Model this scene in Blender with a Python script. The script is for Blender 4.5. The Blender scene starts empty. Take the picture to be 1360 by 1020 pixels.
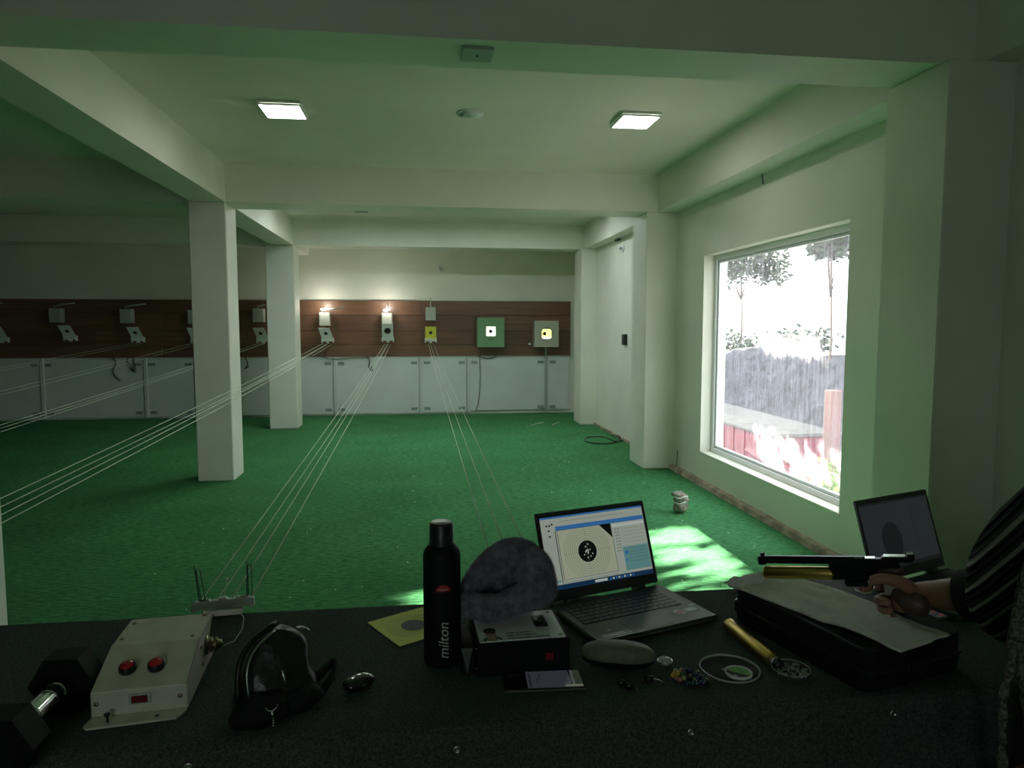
import bpy, math, random
from mathutils import Vector, Matrix, noise
random.seed(7)
PI = math.pi
# ------------------------------------------------------------------ camera, world, sun, exposure
scn = bpy.context.scene
COL = scn.collection
FPX = 930.0
pitch = math.atan(76 / FPX)
yaw = math.atan(120 * math.cos(pitch) / FPX)
CAM = Vector((0, 0, 1.5))
cd = bpy.data.cameras.new('camera')
cam = bpy.data.objects.new('camera', cd)
COL.objects.link(cam)
cam.location = CAM
cam.rotation_euler = (PI / 2 - pitch, 0, -yaw)
cd.sensor_width = 36.0
cd.lens = 36.0 * FPX / 1360.0
cd.clip_start = 0.02
scn.camera = cam

world = bpy.data.worlds.new('world')
scn.world = world
world.use_nodes = True
wn = world.node_tree
wn.nodes['Background'].inputs[0].default_value = (0.90, 0.97, 1.0, 1)
wn.nodes['Background'].inputs[1].default_value = 2.0

SUN_DIR = Vector((-1.0, -0.58, -0.50)).normalized()
sd = bpy.data.lights.new('sun', 'SUN')
sd.energy = 46.0
sd.angle = math.radians(0.6)
sd.color = (1.0, 0.93, 0.80)
so = bpy.data.objects.new('sun', sd)
so.rotation_euler = SUN_DIR.to_track_quat('-Z', 'Y').to_euler()
so.location = (8, 6, 6)
COL.objects.link(so)

scn.view_settings.view_transform = 'Standard'
scn.view_settings.look = 'None'
scn.view_settings.gamma = 1
scn.view_settings.use_curve_mapping = False
scn.view_settings.exposure = 1.14
scn.cycles.sample_clamp_indirect = 6.0
scn.cycles.max_bounces = 10
scn.cycles.diffuse_bounces = 6
scn.cycles.caustics_reflective = False
scn.cycles.caustics_refractive = False
LED_STRENGTH = 11.0
LEDW = 1.0

# survey of the room: where the sight line through a measured point meets a plane of the room
_F = Vector((math.sin(yaw) * math.cos(pitch), math.cos(yaw) * math.cos(pitch), -math.sin(pitch)))
_R = Vector((math.cos(yaw), -math.sin(yaw), 0))
_U = _R.cross(_F)
def P(u, v, ax, val):
    d = _F * FPX + _R * (u - 680) - _U * (v - 510)
    i = 'xyz'.index(ax)
    return CAM + d * ((val - CAM[i]) / d[i])

# ------------------------------------------------------------------ materials
def mat(name, col, rough=0.6, metal=0.0, nscale=0, namt=0.0, bump=0.0, bscale=None, emit=0, spec=0.5, col2=None, trans=0, detail=4, alpha=1.0, sheen=0, coat=0):
    m = bpy.data.materials.new(name)
    m.use_nodes = True
    nt = m.node_tree
    b = nt.nodes['Principled BSDF']
    b.inputs['Base Color'].default_value = (*col, 1)
    b.inputs['Roughness'].default_value = rough
    b.inputs['Metallic'].default_value = metal
    b.inputs['Specular IOR Level'].default_value = spec
    if trans: b.inputs['Transmission Weight'].default_value = trans
    if alpha < 1: b.inputs['Alpha'].default_value = alpha
    if sheen: b.inputs['Sheen Weight'].default_value = sheen
    if coat: b.inputs['Coat Weight'].default_value = coat
    if emit:
        b.inputs['Emission Color'].default_value = (*col, 1)
        b.inputs['Emission Strength'].default_value = emit
    if nscale or bump:
        tc = nt.nodes.new('ShaderNodeTexCoord')
        n = nt.nodes.new('ShaderNodeTexNoise')
        n.inputs['Scale'].default_value = nscale or bscale
        n.inputs['Detail'].default_value = detail
        nt.links.new(tc.outputs['Object'], n.inputs['Vector'])
        if namt or col2:
            r = nt.nodes.new('ShaderNodeValToRGB')
            c2 = col2 or tuple(min(1, c * (1 + namt)) for c in col)
            c1 = col if col2 else tuple(c * (1 - namt) for c in col)
            r.color_ramp.elements[0].position = 0.35
            r.color_ramp.elements[1].position = 0.65
            r.color_ramp.elements[0].color = (*c1, 1)
            r.color_ramp.elements[1].color = (*c2, 1)
            nt.links.new(n.outputs['Fac'], r.inputs[0])
            nt.links.new(r.outputs[0], b.inputs['Base Color'])
        if bump:
            n2 = n
            if bscale and nscale:
                n2 = nt.nodes.new('ShaderNodeTexNoise')
                n2.inputs['Scale'].default_value = bscale
                n2.inputs['Detail'].default_value = 3
                nt.links.new(tc.outputs['Object'], n2.inputs['Vector'])
            bp = nt.nodes.new('ShaderNodeBump')
            bp.inputs['Strength'].default_value = bump
            bp.inputs['Distance'].default_value = 0.01
            nt.links.new(n2.outputs['Fac'], bp.inputs['Height'])
            nt.links.new(bp.outputs[0], b.inputs['Normal'])
    return m

M = {}
M['wall'] = mat('wall_paint', (0.77, 0.78, 0.68), 0.55, nscale=1.3, namt=0.05, bump=0.08, bscale=60)
M['ceil'] = mat('ceiling_paint', (0.79, 0.76, 0.66), 0.7, nscale=0.9, namt=0.05, bump=0.08, bscale=40)
M['curb'] = mat('bare_plaster', (0.40, 0.33, 0.26), 0.9, nscale=9, namt=0.35, bump=0.8, bscale=30)
M['panel'] = mat('panel_white', (0.68, 0.73, 0.70), 0.45, nscale=2, namt=0.04)
M['batten'] = mat('batten_grey', (0.62, 0.66, 0.63), 0.5)
M['dkgap'] = mat('gap_dark', (0.10, 0.12, 0.10), 0.8)
M['tape'] = mat('hinge_grey', (0.30, 0.36, 0.34), 0.4, metal=0.3)
M['frame'] = mat('window_frame_white', (0.88, 0.88, 0.9), 0.35)
M['lampbody'] = mat('lamp_white_plastic', (0.75, 0.77, 0.74), 0.5)
M['black'] = mat('black_plastic', (0.012, 0.014, 0.013), 0.38)
M['gloss'] = mat('gloss_black', (0.006, 0.007, 0.007), 0.08, coat=0.6)
M['matblack'] = mat('powder_black', (0.006, 0.008, 0.007), 0.6, spec=0.2)
M['fabricblack'] = mat('nylon_black', (0.010, 0.012, 0.011), 0.75, bump=0.35, bscale=900, spec=0.25, nscale=30, namt=0.4)
M['vinyl'] = mat('vinyl_black', (0.010, 0.012, 0.011), 0.33, bump=0.4, bscale=28, spec=0.5)
M['chrome'] = mat('chrome', (0.75, 0.78, 0.76), 0.18, metal=1)
M['steel'] = mat('steel', (0.45, 0.47, 0.45), 0.35, metal=1)
M['brass'] = mat('brass_screw', (0.32, 0.28, 0.16), 0.35, metal=1)
M['gold'] = mat('gold_anodised', (0.55, 0.40, 0.11), 0.36, metal=1)
M['cream'] = mat('cream_enamel', (0.62, 0.61, 0.48), 0.42, nscale=25, namt=0.06)
M['creamd'] = mat('cream_side', (0.64, 0.56, 0.52), 0.45, nscale=25, namt=0.06)
M['redbtn'] = mat('red_button', (0.55, 0.02, 0.03), 0.25)
M['maroon'] = mat('dark_red_rocker', (0.14, 0.012, 0.012), 0.3)
M['acryl'] = mat('frosted_acrylic', (0.62, 0.66, 0.58), 0.35)
M['string'] = mat('pale_string', (0.78, 0.86, 0.70), 0.6)
M['wire'] = mat('dark_wire', (0.03, 0.035, 0.03), 0.5)
M['yellow'] = mat('yellow_card', (0.72, 0.72, 0.07), 0.6)
M['cardblack'] = mat('card_black', (0.02, 0.022, 0.02), 0.6)
M['whitecard'] = mat('white_card', (0.72, 0.76, 0.70), 0.6)
M['printgrey'] = mat('print_grey', (0.22, 0.24, 0.2), 0.6)
M['fur'] = mat('grey_fur', (0.29, 0.28, 0.35), 0.95, spec=0.05, sheen=0.6, nscale=60, namt=0.4, bump=1.0, bscale=160)
M['plate'] = mat('white_label_plate', (0.82, 0.85, 0.86), 0.3)
M['skinprint'] = mat('print_skin', (0.48, 0.33, 0.20), 0.5)
M['hairprint'] = mat('print_hair', (0.05, 0.045, 0.04), 0.5)
M['greenprint'] = mat('print_green', (0.04, 0.13, 0.09), 0.5)
M['lapdark'] = mat('laptop_dark', (0.035, 0.042, 0.038), 0.36, spec=0.5)
M['lapdeck'] = mat('laptop_deck', (0.055, 0.065, 0.058), 0.33, metal=0.4)
M['key'] = mat('key_black', (0.012, 0.014, 0.013), 0.4)
M['sticker'] = mat('sticker_silver', (0.42, 0.48, 0.44), 0.35)
M['stickred'] = mat('sticker_red', (0.35, 0.10, 0.09), 0.5)
M['olive'] = mat('olive_leather', (0.15, 0.17, 0.105), 0.5, nscale=60, namt=0.15, bump=0.3, bscale=300)
M['glasslens'] = mat('clear_glass', (0.9, 0.95, 0.92), 0.05, trans=0.9)
M['clear'] = mat('clear_plastic', (0.55, 0.6, 0.55), 0.15, alpha=0.07)
M['clearrim'] = mat('plastic_rim', (0.40, 0.45, 0.40), 0.25, spec=0.6)
M['greenlabel'] = mat('green_label', (0.16, 0.52, 0.09), 0.4)
M['lead'] = mat('lead_pellet', (0.50, 0.52, 0.52), 0.3, metal=1)
M['towel'] = mat('grey_towel', (0.86, 0.87, 0.76), 0.95, spec=0.05, nscale=25, namt=0.08, bump=0.6, bscale=420)
M['wood'] = mat('grip_wood', (0.075, 0.044, 0.032), 0.5, nscale=14, namt=0.3, bump=0.2, bscale=90)
M['gun'] = mat('gun_black', (0.012, 0.014, 0.016), 0.30, metal=0.5)
M['gunhi'] = mat('gun_highlight', (0.78, 0.80, 0.78), 0.25, metal=1)  # bright metal that puts highlights and a glint into the colour
M['skin'] = mat('skin', (0.33, 0.175, 0.105), 0.55, nscale=12, namt=0.08, bump=0.15, bscale=160)
M['hair'] = mat('dark_hair', (0.015, 0.012, 0.010), 0.6, bump=0.6, bscale=120)
M['trouser'] = mat('dark_trousers', (0.02, 0.022, 0.028), 0.85)
M['scarf'] = mat('grey_scarf', (0.16, 0.165, 0.14), 0.95, spec=0.05, nscale=160, namt=0.55, bump=0.9, bscale=260)
M['blackwool'] = mat('black_wool', (0.012, 0.013, 0.014), 0.95, bump=0.6, bscale=200)
M['leaf'] = mat('leaf_green', (0.05, 0.075, 0.04), 0.6)
M['leaf2'] = mat('leaf_bright', (0.22, 0.34, 0.08), 0.6)
M['bark'] = mat('bark', (0.14, 0.10, 0.08), 0.9)
M['rock'] = mat('rock_wall', (0.055, 0.052, 0.064), 0.9, nscale=3.0, namt=0.5, bump=1.0, bscale=6)
M['redpaint'] = mat('red_paint', (0.20, 0.03, 0.045), 0.5)
M['pinkpost'] = mat('pink_post', (0.20, 0.11, 0.115), 0.7)
M['concrete'] = mat('concrete', (0.13, 0.12, 0.125), 0.9, nscale=4, namt=0.2)
M['stonelump'] = mat('concrete_chunk', (0.30, 0.27, 0.22), 0.9, nscale=25, namt=0.6, bump=1.0, bscale=40)
M['targreen'] = mat('target_green', (0.17, 0.34, 0.17), 0.5)
M['targrey'] = mat('target_grey', (0.46, 0.47, 0.38), 0.5)
M['metalwhite'] = mat('painted_metal', (0.42, 0.45, 0.39), 0.4)
M['reddot'] = mat('red_logo', (0.42, 0.03, 0.035), 0.5)
M['milk'] = mat('pale_print', (0.55, 0.58, 0.55), 0.5)
M['ltwhite'] = mat('target_backlight_white', (0.95, 1.0, 0.85), 0.5, emit=0.9)
M['ltyellow'] = mat('target_backlight_yellow', (0.95, 0.95, 0.25), 0.5, emit=0.8)
M['led'] = mat('led_panel', (1.0, 1.0, 0.95), 0.5, emit=LED_STRENGTH)
M['led_far'] = mat('led_panel_far', (0.90, 1.0, 1.0), 0.5, emit=LED_STRENGTH * 2.9)
M['bulb'] = mat('spot_bulb', (1.0, 0.96, 0.88), 0.5, emit=10)
def scr(n, c, e): return mat('screen_' + n, c, 0.25, emit=e * 0.42)
M['s_bg'] = scr('grey', (0.40, 0.44, 0.38), 0.55)
M['s_paper'] = scr('paper', (0.42, 0.45, 0.33), 0.55)
M['s_blue'] = scr('blue', (0.04, 0.16, 0.42), 0.6)
M['s_navy'] = scr('navy', (0.01, 0.04, 0.10), 0.5)
M['s_teal'] = scr('teal', (0.13, 0.30, 0.30), 0.55)
M['s_white'] = scr('white', (0.5, 0.56, 0.52), 0.6)
M['s_line'] = scr('line', (0.15, 0.17, 0.13), 0.4)
M['s_black'] = scr('black', (0.012, 0.018, 0.014), 0.1)
M['s_dim'] = scr('dim', (0.028, 0.033, 0.038), 0.5)
M['s_dimblk'] = scr('dimblack', (0.014, 0.017, 0.02), 0.4)
M['s_phone'] = scr('phone', (0.065, 0.07, 0.09), 0.35)
M['s_red'] = scr('red', (0.30, 0.05, 0.05), 0.45)
BEADS = [mat('bead_' + n, c, 0.15, coat=0.5) for n, c in (('gold', (0.55, 0.38, 0.06)), ('navy', (0.02, 0.03, 0.10)), ('green', (0.04, 0.16, 0.04)),
         ('pink', (0.50, 0.22, 0.16)), ('lime', (0.30, 0.36, 0.08)), ('teal', (0.03, 0.10, 0.11)), ('black', (0.01, 0.01, 0.012)))]

def carpet_mat(name, c1, c2, scale, stretch, bump, speck=None):
    m = bpy.data.materials.new(name); m.use_nodes = True
    nt = m.node_tree; b = nt.nodes['Principled BSDF']
    b.inputs['Roughness'].default_value = 0.95
    b.inputs['Specular IOR Level'].default_value = 0.08
    tc = nt.nodes.new('ShaderNodeTexCoord')
    mp = nt.nodes.new('ShaderNodeMapping'); mp.inputs['Scale'].default_value = stretch
    n = nt.nodes.new('ShaderNodeTexNoise'); n.inputs['Scale'].default_value = scale; n.inputs['Detail'].default_value = 6; n.inputs['Roughness'].default_value = 0.7
    big = nt.nodes.new('ShaderNodeTexNoise'); big.inputs['Scale'].default_value = 1.4; big.inputs['Detail'].default_value = 3
    r = nt.nodes.new('ShaderNodeValToRGB')
    r.color_ramp.elements[0].position = 0.36; r.color_ramp.elements[1].position = 0.66
    r.color_ramp.elements[0].color = (*c1, 1); r.color_ramp.elements[1].color = (*c2, 1)
    mx = nt.nodes.new('ShaderNodeMixRGB'); mx.blend_type = 'MULTIPLY'; mx.inputs[0].default_value = 0.5
    r2 = nt.nodes.new('ShaderNodeValToRGB'); r2.color_ramp.elements[0].position = 0.3; r2.color_ramp.elements[1].position = 0.7
    r2.color_ramp.elements[0].color = (0.6, 0.6, 0.6, 1)
    L = nt.links.new
    L(tc.outputs['Object'], mp.inputs[0]); L(mp.outputs[0], n.inputs['Vector']); L(tc.outputs['Object'], big.inputs['Vector'])
    L(n.outputs['Fac'], r.inputs[0]); L(big.outputs['Fac'], r2.inputs[0]); L(r.outputs[0], mx.inputs[1]); L(r2.outputs[0], mx.inputs[2])
    out = mx.outputs[0]
    if speck:
        v = nt.nodes.new('ShaderNodeTexVoronoi'); v.inputs['Scale'].default_value = speck[0]
        cr = nt.nodes.new('ShaderNodeValToRGB'); cr.color_ramp.interpolation = 'CONSTANT'
        cr.color_ramp.elements[0].color = (1, 1, 1, 1); cr.color_ramp.elements[1].position = speck[1]; cr.color_ramp.elements[1].color = (0, 0, 0, 1)
        m3 = nt.nodes.new('ShaderNodeMixRGB'); m3.inputs[2].default_value = (*speck[2], 1)
        L(tc.outputs['Object'], v.inputs['Vector']); L(v.outputs['Distance'], cr.inputs[0]); L(cr.outputs[0], m3.inputs[0]); L(out, m3.inputs[1]); out = m3.outputs[0]
    L(out, b.inputs['Base Color'])
    bp = nt.nodes.new('ShaderNodeBump'); bp.inputs['Strength'].default_value = bump; bp.inputs['Distance'].default_value = 0.012
    L(n.outputs['Fac'], bp.inputs['Height']); L(bp.outputs[0], b.inputs['Normal'])
    return m
M['carpet'] = carpet_mat('green_carpet', (0.034, 0.155, 0.058), (0.11, 0.36, 0.145), 34, (0.5, 1.6, 1), 0.7)
M['tablecarpet'] = carpet_mat('black_carpet', (0.037, 0.047, 0.042), (0.14, 0.165, 0.15), 240, (1, 1, 1), 0.5, speck=(420, 0.16, (0.26, 0.30, 0.27)))

def plank_mat(name, c1, c2):
    m = bpy.data.materials.new(name); m.use_nodes = True
    nt = m.node_tree; b = nt.nodes['Principled BSDF']; b.inputs['Roughness'].default_value = 0.38
    tc = nt.nodes.new('ShaderNodeTexCoord'); mp = nt.nodes.new('ShaderNodeMapping'); mp.inputs['Scale'].default_value = (0.7, 1, 14)
    n = nt.nodes.new('ShaderNodeTexNoise'); n.inputs['Scale'].default_value = 1.8; n.inputs['Detail'].default_value = 5
    r = nt.nodes.new('ShaderNodeValToRGB'); r.color_ramp.elements[0].position = 0.3; r.color_ramp.elements[1].position = 0.7
    r.color_ramp.elements[0].color = (*c1, 1); r.color_ramp.elements[1].color = (*c2, 1)
    nt.links.new(tc.outputs['Object'], mp.inputs[0]); nt.links.new(mp.outputs[0], n.inputs['Vector'])
    nt.links.new(n.outputs['Fac'], r.inputs[0]); nt.links.new(r.outputs[0], b.inputs['Base Color'])
    return m
PLANKS = [plank_mat('plank_a', (0.135, 0.066, 0.038), (0.21, 0.105, 0.063)), plank_mat('plank_b', (0.115, 0.058, 0.036), (0.18, 0.092, 0.056)),
          plank_mat('plank_c', (0.145, 0.072, 0.042), (0.23, 0.118, 0.07))]

def stripe_mat():
    m = bpy.data.materials.new('striped_knit'); m.use_nodes = True
    nt = m.node_tree; b = nt.nodes['Principled BSDF']; b.inputs['Roughness'].default_value = 0.95; b.inputs['Specular IOR Level'].default_value = 0.05
    L = nt.links.new
    tc = nt.nodes.new('ShaderNodeTexCoord'); mp = nt.nodes.new('ShaderNodeMapping')
    mp.inputs['Rotation'].default_value = (0, math.radians(STRIPE_ROT), 0)
    dt = nt.nodes.new('ShaderNodeVectorMath'); dt.operation = 'DOT_PRODUCT'; dt.inputs[1].default_value = (-.72, .72, .62)
    cb_ = nt.nodes.new('ShaderNodeCombineXYZ'); L(tc.outputs['Object'], dt.inputs[0]); L(dt.outputs['Value'], cb_.inputs[2])
    w = nt.nodes.new('ShaderNodeTexWave'); w.wave_type = 'BANDS'; w.bands_direction = 'Z'
    w.inputs['Scale'].default_value = 9.5; w.inputs['Distortion'].default_value = 0.5; w.inputs['Detail'].default_value = 2; w.inputs['Detail Scale'].default_value = 1.5
    w2 = nt.nodes.new('ShaderNodeTexWave'); w2.wave_type = 'BANDS'; w2.bands_direction = 'Z'
    w2.inputs['Scale'].default_value = 30; w2.inputs['Distortion'].default_value = 2.0; w2.inputs['Detail'].default_value = 2
    n = nt.nodes.new('ShaderNodeTexNoise'); n.inputs['Scale'].default_value = 350
    L(cb_.outputs[0], w.inputs[0]); L(cb_.outputs[0], w2.inputs[0]); L(tc.outputs['Object'], n.inputs['Vector'])
    r = nt.nodes.new('ShaderNodeValToRGB'); e = r.color_ramp.elements
    e[0].position = 0.80; e[0].color = (0.012, 0.012, 0.013, 1); e[1].position = 0.93; e[1].color = (0.36, 0.36, 0.32, 1)
    r2 = nt.nodes.new('ShaderNodeValToRGB'); e = r2.color_ramp.elements
    e[0].position = 0.45; e[0].color = (0.0, 0.0, 0.0, 1); e[1].position = 1.0; e[1].color = (0.055, 0.057, 0.053, 1)
    ad = nt.nodes.new('ShaderNodeMixRGB'); ad.blend_type = 'ADD'; ad.inputs[0].default_value = 1
    L(w.outputs['Fac'], r.inputs[0]); L(w2.outputs['Fac'], r2.inputs[0]); L(r.outputs[0], ad.inputs[1]); L(r2.outputs[0], ad.inputs[2])
    mu = nt.nodes.new('ShaderNodeMixRGB'); mu.blend_type = 'MULTIPLY'; mu.inputs[0].default_value = 0.6
    L(ad.outputs[0], mu.inputs[1]); L(n.outputs['Fac'], mu.inputs[2]); L(mu.outputs[0], b.inputs['Base Color'])
    bp = nt.nodes.new('ShaderNodeBump'); bp.inputs['Strength'].default_value = 0.7; bp.inputs['Distance'].default_value = 0.01
    L(w2.outputs['Fac'], bp.inputs['Height']); L(bp.outputs[0], b.inputs['Normal'])
    return m
STRIPE_ROT = 44
M['stripe'] = stripe_mat()

def dirty_glass():
    m = bpy.data.materials.new('dusty_glass'); m.use_nodes = True
    nt = m.node_tree; nt.nodes.clear(); L = nt.links.new
    out = nt.nodes.new('ShaderNodeOutputMaterial')
    tr = nt.nodes.new('ShaderNodeBsdfTransparent'); tr.inputs[0].default_value = (0.93, 0.96, 0.95, 1)
    tl = nt.nodes.new('ShaderNodeBsdfTranslucent'); tl.inputs[0].default_value = (0.86, 0.82, 0.92, 1)
    df = nt.nodes.new('ShaderNodeBsdfDiffuse'); df.inputs[0].default_value = (0.75, 0.74, 0.76, 1)
    m0 = nt.nodes.new('ShaderNodeMixShader'); m0.inputs[0].default_value = 0.4
    mx = nt.nodes.new('ShaderNodeMixShader')
    tc = nt.nodes.new('ShaderNodeTexCoord'); mp = nt.nodes.new('ShaderNodeMapping'); mp.inputs['Scale'].default_value = (1, 34, 0.9)
    n = nt.nodes.new('ShaderNodeTexNoise'); n.inputs['Scale'].default_value = 1.6; n.inputs['Detail'].default_value = 8; n.inputs['Roughness'].default_value = 0.72
    n2 = nt.nodes.new('ShaderNodeTexNoise'); n2.inputs['Scale'].default_value = 40; n2.inputs['Detail'].default_value = 4
    r = nt.nodes.new('ShaderNodeMapRange'); r.inputs['From Min'].default_value = 0.42; r.inputs['From Max'].default_value = 0.72
    r.inputs['To Min'].default_value = 0.02; r.inputs['To Max'].default_value = 0.26
    r2 = nt.nodes.new('ShaderNodeMapRange'); r2.inputs['From Min'].default_value = 0.45; r2.inputs['From Max'].default_value = 0.75
    r2.inputs['To Min'].default_value = 0.0; r2.inputs['To Max'].default_value = 0.10
    ad = nt.nodes.new('ShaderNodeMath'); ad.operation = 'ADD'
    L(tc.outputs['Object'], mp.inputs[0]); L(mp.outputs[0], n.inputs['Vector']); L(tc.outputs['Object'], n2.inputs['Vector'])
    L(n.outputs['Fac'], r.inputs[0]); L(n2.outputs['Fac'], r2.inputs[0]); L(r.outputs[0], ad.inputs[0]); L(r2.outputs[0], ad.inputs[1])
    L(tl.outputs[0], m0.inputs[1]); L(df.outputs[0], m0.inputs[2])
    L(ad.outputs[0], mx.inputs[0]); L(tr.outputs[0], mx.inputs[1]); L(m0.outputs[0], mx.inputs[2]); L(mx.outputs[0], out.inputs[0])
    return m
M['glass'] = dirty_glass()

# ------------------------------------------------------------------ mesh builder
class MB:
    def __init__(s): s.v = []; s.f = []; s.mi = []; s.sm = []
    def add(s, vs, fs, mi=0, sm=False):
        o = len(s.v); s.v += [Vector(v) for v in vs]
        for f in fs: s.f.append([i + o for i in f]); s.mi.append(mi); s.sm.append(sm)
        return s
    def box(s, x0, x1, y0, y1, z0, z1, mi=0, b=0.0, mtx=None):
        if b <= 0:
            vs = [(x, y, z) for x in (x0, x1) for y in (y0, y1) for z in (z0, z1)]
            fs = [(0, 1, 3, 2), (4, 6, 7, 5), (0, 4, 5, 1), (2, 3, 7, 6), (0, 2, 6, 4), (1, 5, 7, 3)]
        else:   # chamfered box
            b = min(b, (x1 - x0) / 2.01, (y1 - y0) / 2.01, (z1 - z0) / 2.01)
            X = (x0, x0 + b, x1 - b, x1); Y = (y0, y0 + b, y1 - b, y1); Z = (z0, z0 + b, z1 - b, z1)
            vs = []; ix = {}
            for sx in (0, 1):
                for sy in (0, 1):
                    for sz in (0, 1):
                        for k in range(3):
                            c = [X[(0, 3)[sx]] if k == 0 else X[(1, 2)[sx]], Y[(0, 3)[sy]] if k == 1 else Y[(1, 2)[sy]], Z[(0, 3)[sz]] if k == 2 else Z[(1, 2)[sz]]]
                            ix[(sx, sy, sz, k)] = len(vs); vs.append(c)
            fs = []
            q = [(0, 0), (1, 0), (1, 1), (0, 1)]
            for a in (0, 1):
                fs.append([ix[(a, p, r, 0)] for p, r in q]); fs.append([ix[(p, a, r, 1)] for p, r in q]); fs.append([ix[(p, r, a, 2)] for p, r in q])
            for a in (0, 1):
                for c in (0, 1):
                    fs.append([ix[(a, c, 0, 0)], ix[(a, c, 1, 0)], ix[(a, c, 1, 1)], ix[(a, c, 0, 1)]])
                    fs.append([ix[(a, 0, c, 0)], ix[(a, 1, c, 0)], ix[(a, 1, c, 2)], ix[(a, 0, c, 2)]])
                    fs.append([ix[(0, a, c, 1)], ix[(1, a, c, 1)], ix[(1, a, c, 2)], ix[(0, a, c, 2)]])
            for sx in (0, 1):
                for sy in (0, 1):
                    for sz in (0, 1): fs.append([ix[(sx, sy, sz, k)] for k in range(3)])
        if mtx: vs = [mtx @ Vector(v) for v in vs]
        return s.add(vs, fs, mi)
    def tube(s, pts, r, n=8, mi=0, cap=True, closed=False):
        pts = [Vector(p) for p in pts]; N = len(pts)
        rs = r if isinstance(r, (list, tuple)) else [r] * N
        vs = []; fs = []; up = None
        for i, p in enumerate(pts):
            if closed: t = (pts[(i + 1) % N] - pts[i - 1])
            else: t = pts[min(i + 1, N - 1)] - pts[max(i - 1, 0)]
            t.normalize()
            if up is None: up = Vector((0, 0, 1)) if abs(t.z) < 0.9 else Vector((1, 0, 0))
            a = t.cross(up)
            if a.length < 1e-5: a = t.cross(Vector((1, 0.3, 0)))
            a.normalize(); c = a.cross(t).normalized(); up = c
            for k in range(n):
                th = 2 * PI * k / n; vs.append(p + (a * math.cos(th) + c * math.sin(th)) * rs[i])
        for i in range(N if closed else N - 1):
            j = (i + 1) % N
            for k in range(n): fs.append((i * n + k, i * n + (k + 1) % n, j * n + (k + 1) % n, j * n + k))
        if cap and not closed: fs += [tuple(range(n))[::-1], tuple((N - 1) * n + k for k in range(n))]
        return s.add(vs, fs, mi, True)
    def cyl(s, a, b, r, n=20, mi=0, r2=None): return s.tube([a, b], [r, r if r2 is None else r2], n, mi)
    def lathe(s, prof, c=(0, 0, 0), n=32, mi=0, mtx=None, sm=True):
        vs = []; fs = []
        for (r, z) in prof:
            for k in range(n):
                th = 2 * PI * k / n; v = Vector((r * math.cos(th), r * math.sin(th), z))
                if mtx: v = mtx @ v
                vs.append(v + Vector(c))
        for i in range(len(prof) - 1):
            for k in range(n): fs.append((i * n + k, i * n + (k + 1) % n, (i + 1) * n + (k + 1) % n, (i + 1) * n + k))
        if prof[0][0] > 1e-6: fs.append(tuple(range(n))[::-1])
        if prof[-1][0] > 1e-6: fs.append(tuple((len(prof) - 1) * n + k for k in range(n)))
        return s.add(vs, fs, mi, sm)
    def ball(s, c, r, n=12, m=8, mi=0, mtx=None, jit=0, seed=0):
        rx, ry, rz = r if isinstance(r, (tuple, list)) else (r, r, r)
        vs = []; fs = []
        for i in range(m + 1):
            ph = PI * i / m
            for k in range(n):
                th = 2 * PI * k / n
                v = Vector((rx * math.sin(ph) * math.cos(th), ry * math.sin(ph) * math.sin(th), rz * math.cos(ph)))
                if jit: v *= 1 + jit * noise.noise(v.normalized() * 1.7 + Vector((seed, seed * 2, 0)))
                if mtx: v = mtx @ v
                vs.append(v + Vector(c))
        for i in range(m):
            for k in range(n): fs.append((i * n + k, (i + 1) * n + k, (i + 1) * n + (k + 1) % n, i * n + (k + 1) % n))
        return s.add(vs, fs, mi, True)
    def prism(s, poly, h0, h1, mi=0, mtx=None, sm=False):   # poly in xy, extruded in z
        n = len(poly); vs = [Vector((x, y, h0)) for x, y in poly] + [Vector((x, y, h1)) for x, y in poly]
        if mtx: vs = [mtx @ v for v in vs]
        return s.add(vs, [tuple(range(n))[::-1], tuple(range(n, 2 * n))] + [(i, (i + 1) % n, (i + 1) % n + n, i + n) for i in range(n)], mi, sm)
    def build(s, name, mats, parent=None, world=False, mod=None):
        me = bpy.data.meshes.new(name)
        vs = s.v
        if world and parent is not None:
            inv = rootmat(parent).inverted(); vs = [inv @ v for v in vs]
        me.from_pydata([tuple(v) for v in vs], [], s.f)
        mats = mats if isinstance(mats, (list, tuple)) else [mats]
        for m in mats: me.materials.append(m)
        me.polygons.foreach_set('material_index', s.mi); me.polygons.foreach_set('use_smooth', s.sm)
        me.validate(); me.update()
        import bmesh
        bm = bmesh.new(); bm.from_mesh(me); bmesh.ops.recalc_face_normals(bm, faces=bm.faces); bm.to_mesh(me); bm.free()
        o = bpy.data.objects.new(name, me); COL.objects.link(o)
        if parent is not None: o.parent = parent
        return o
def rootmat(o):
    m = o.matrix_basis.copy()
    while o.parent is not None: o = o.parent; m = o.matrix_basis @ m
    return m
def tag(o, label=None, cat=None, group=None, kind=None):
    if label: o['label'] = label
    if cat: o['category'] = cat
    if group: o['group'] = group
    if kind: o['kind'] = kind
    return o
def thing(name, label, cat, loc=(0, 0, 0), rz=0.0, group=None, kind=None, rot=None):
    o = bpy.data.objects.new(name, None); COL.objects.link(o); o.empty_display_size = 0.05
    o.location = loc; o.rotation_euler = rot or (0, 0, rz)
    return tag(o, label, cat, group, kind)
def copy_tree(o, parent=None):
    c = o.copy(); COL.objects.link(c)
    if parent is not None: c.parent = parent
    for ch in [x for x in bpy.data.objects if x.parent == o]: copy_tree(ch, c)
    return c
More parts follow.
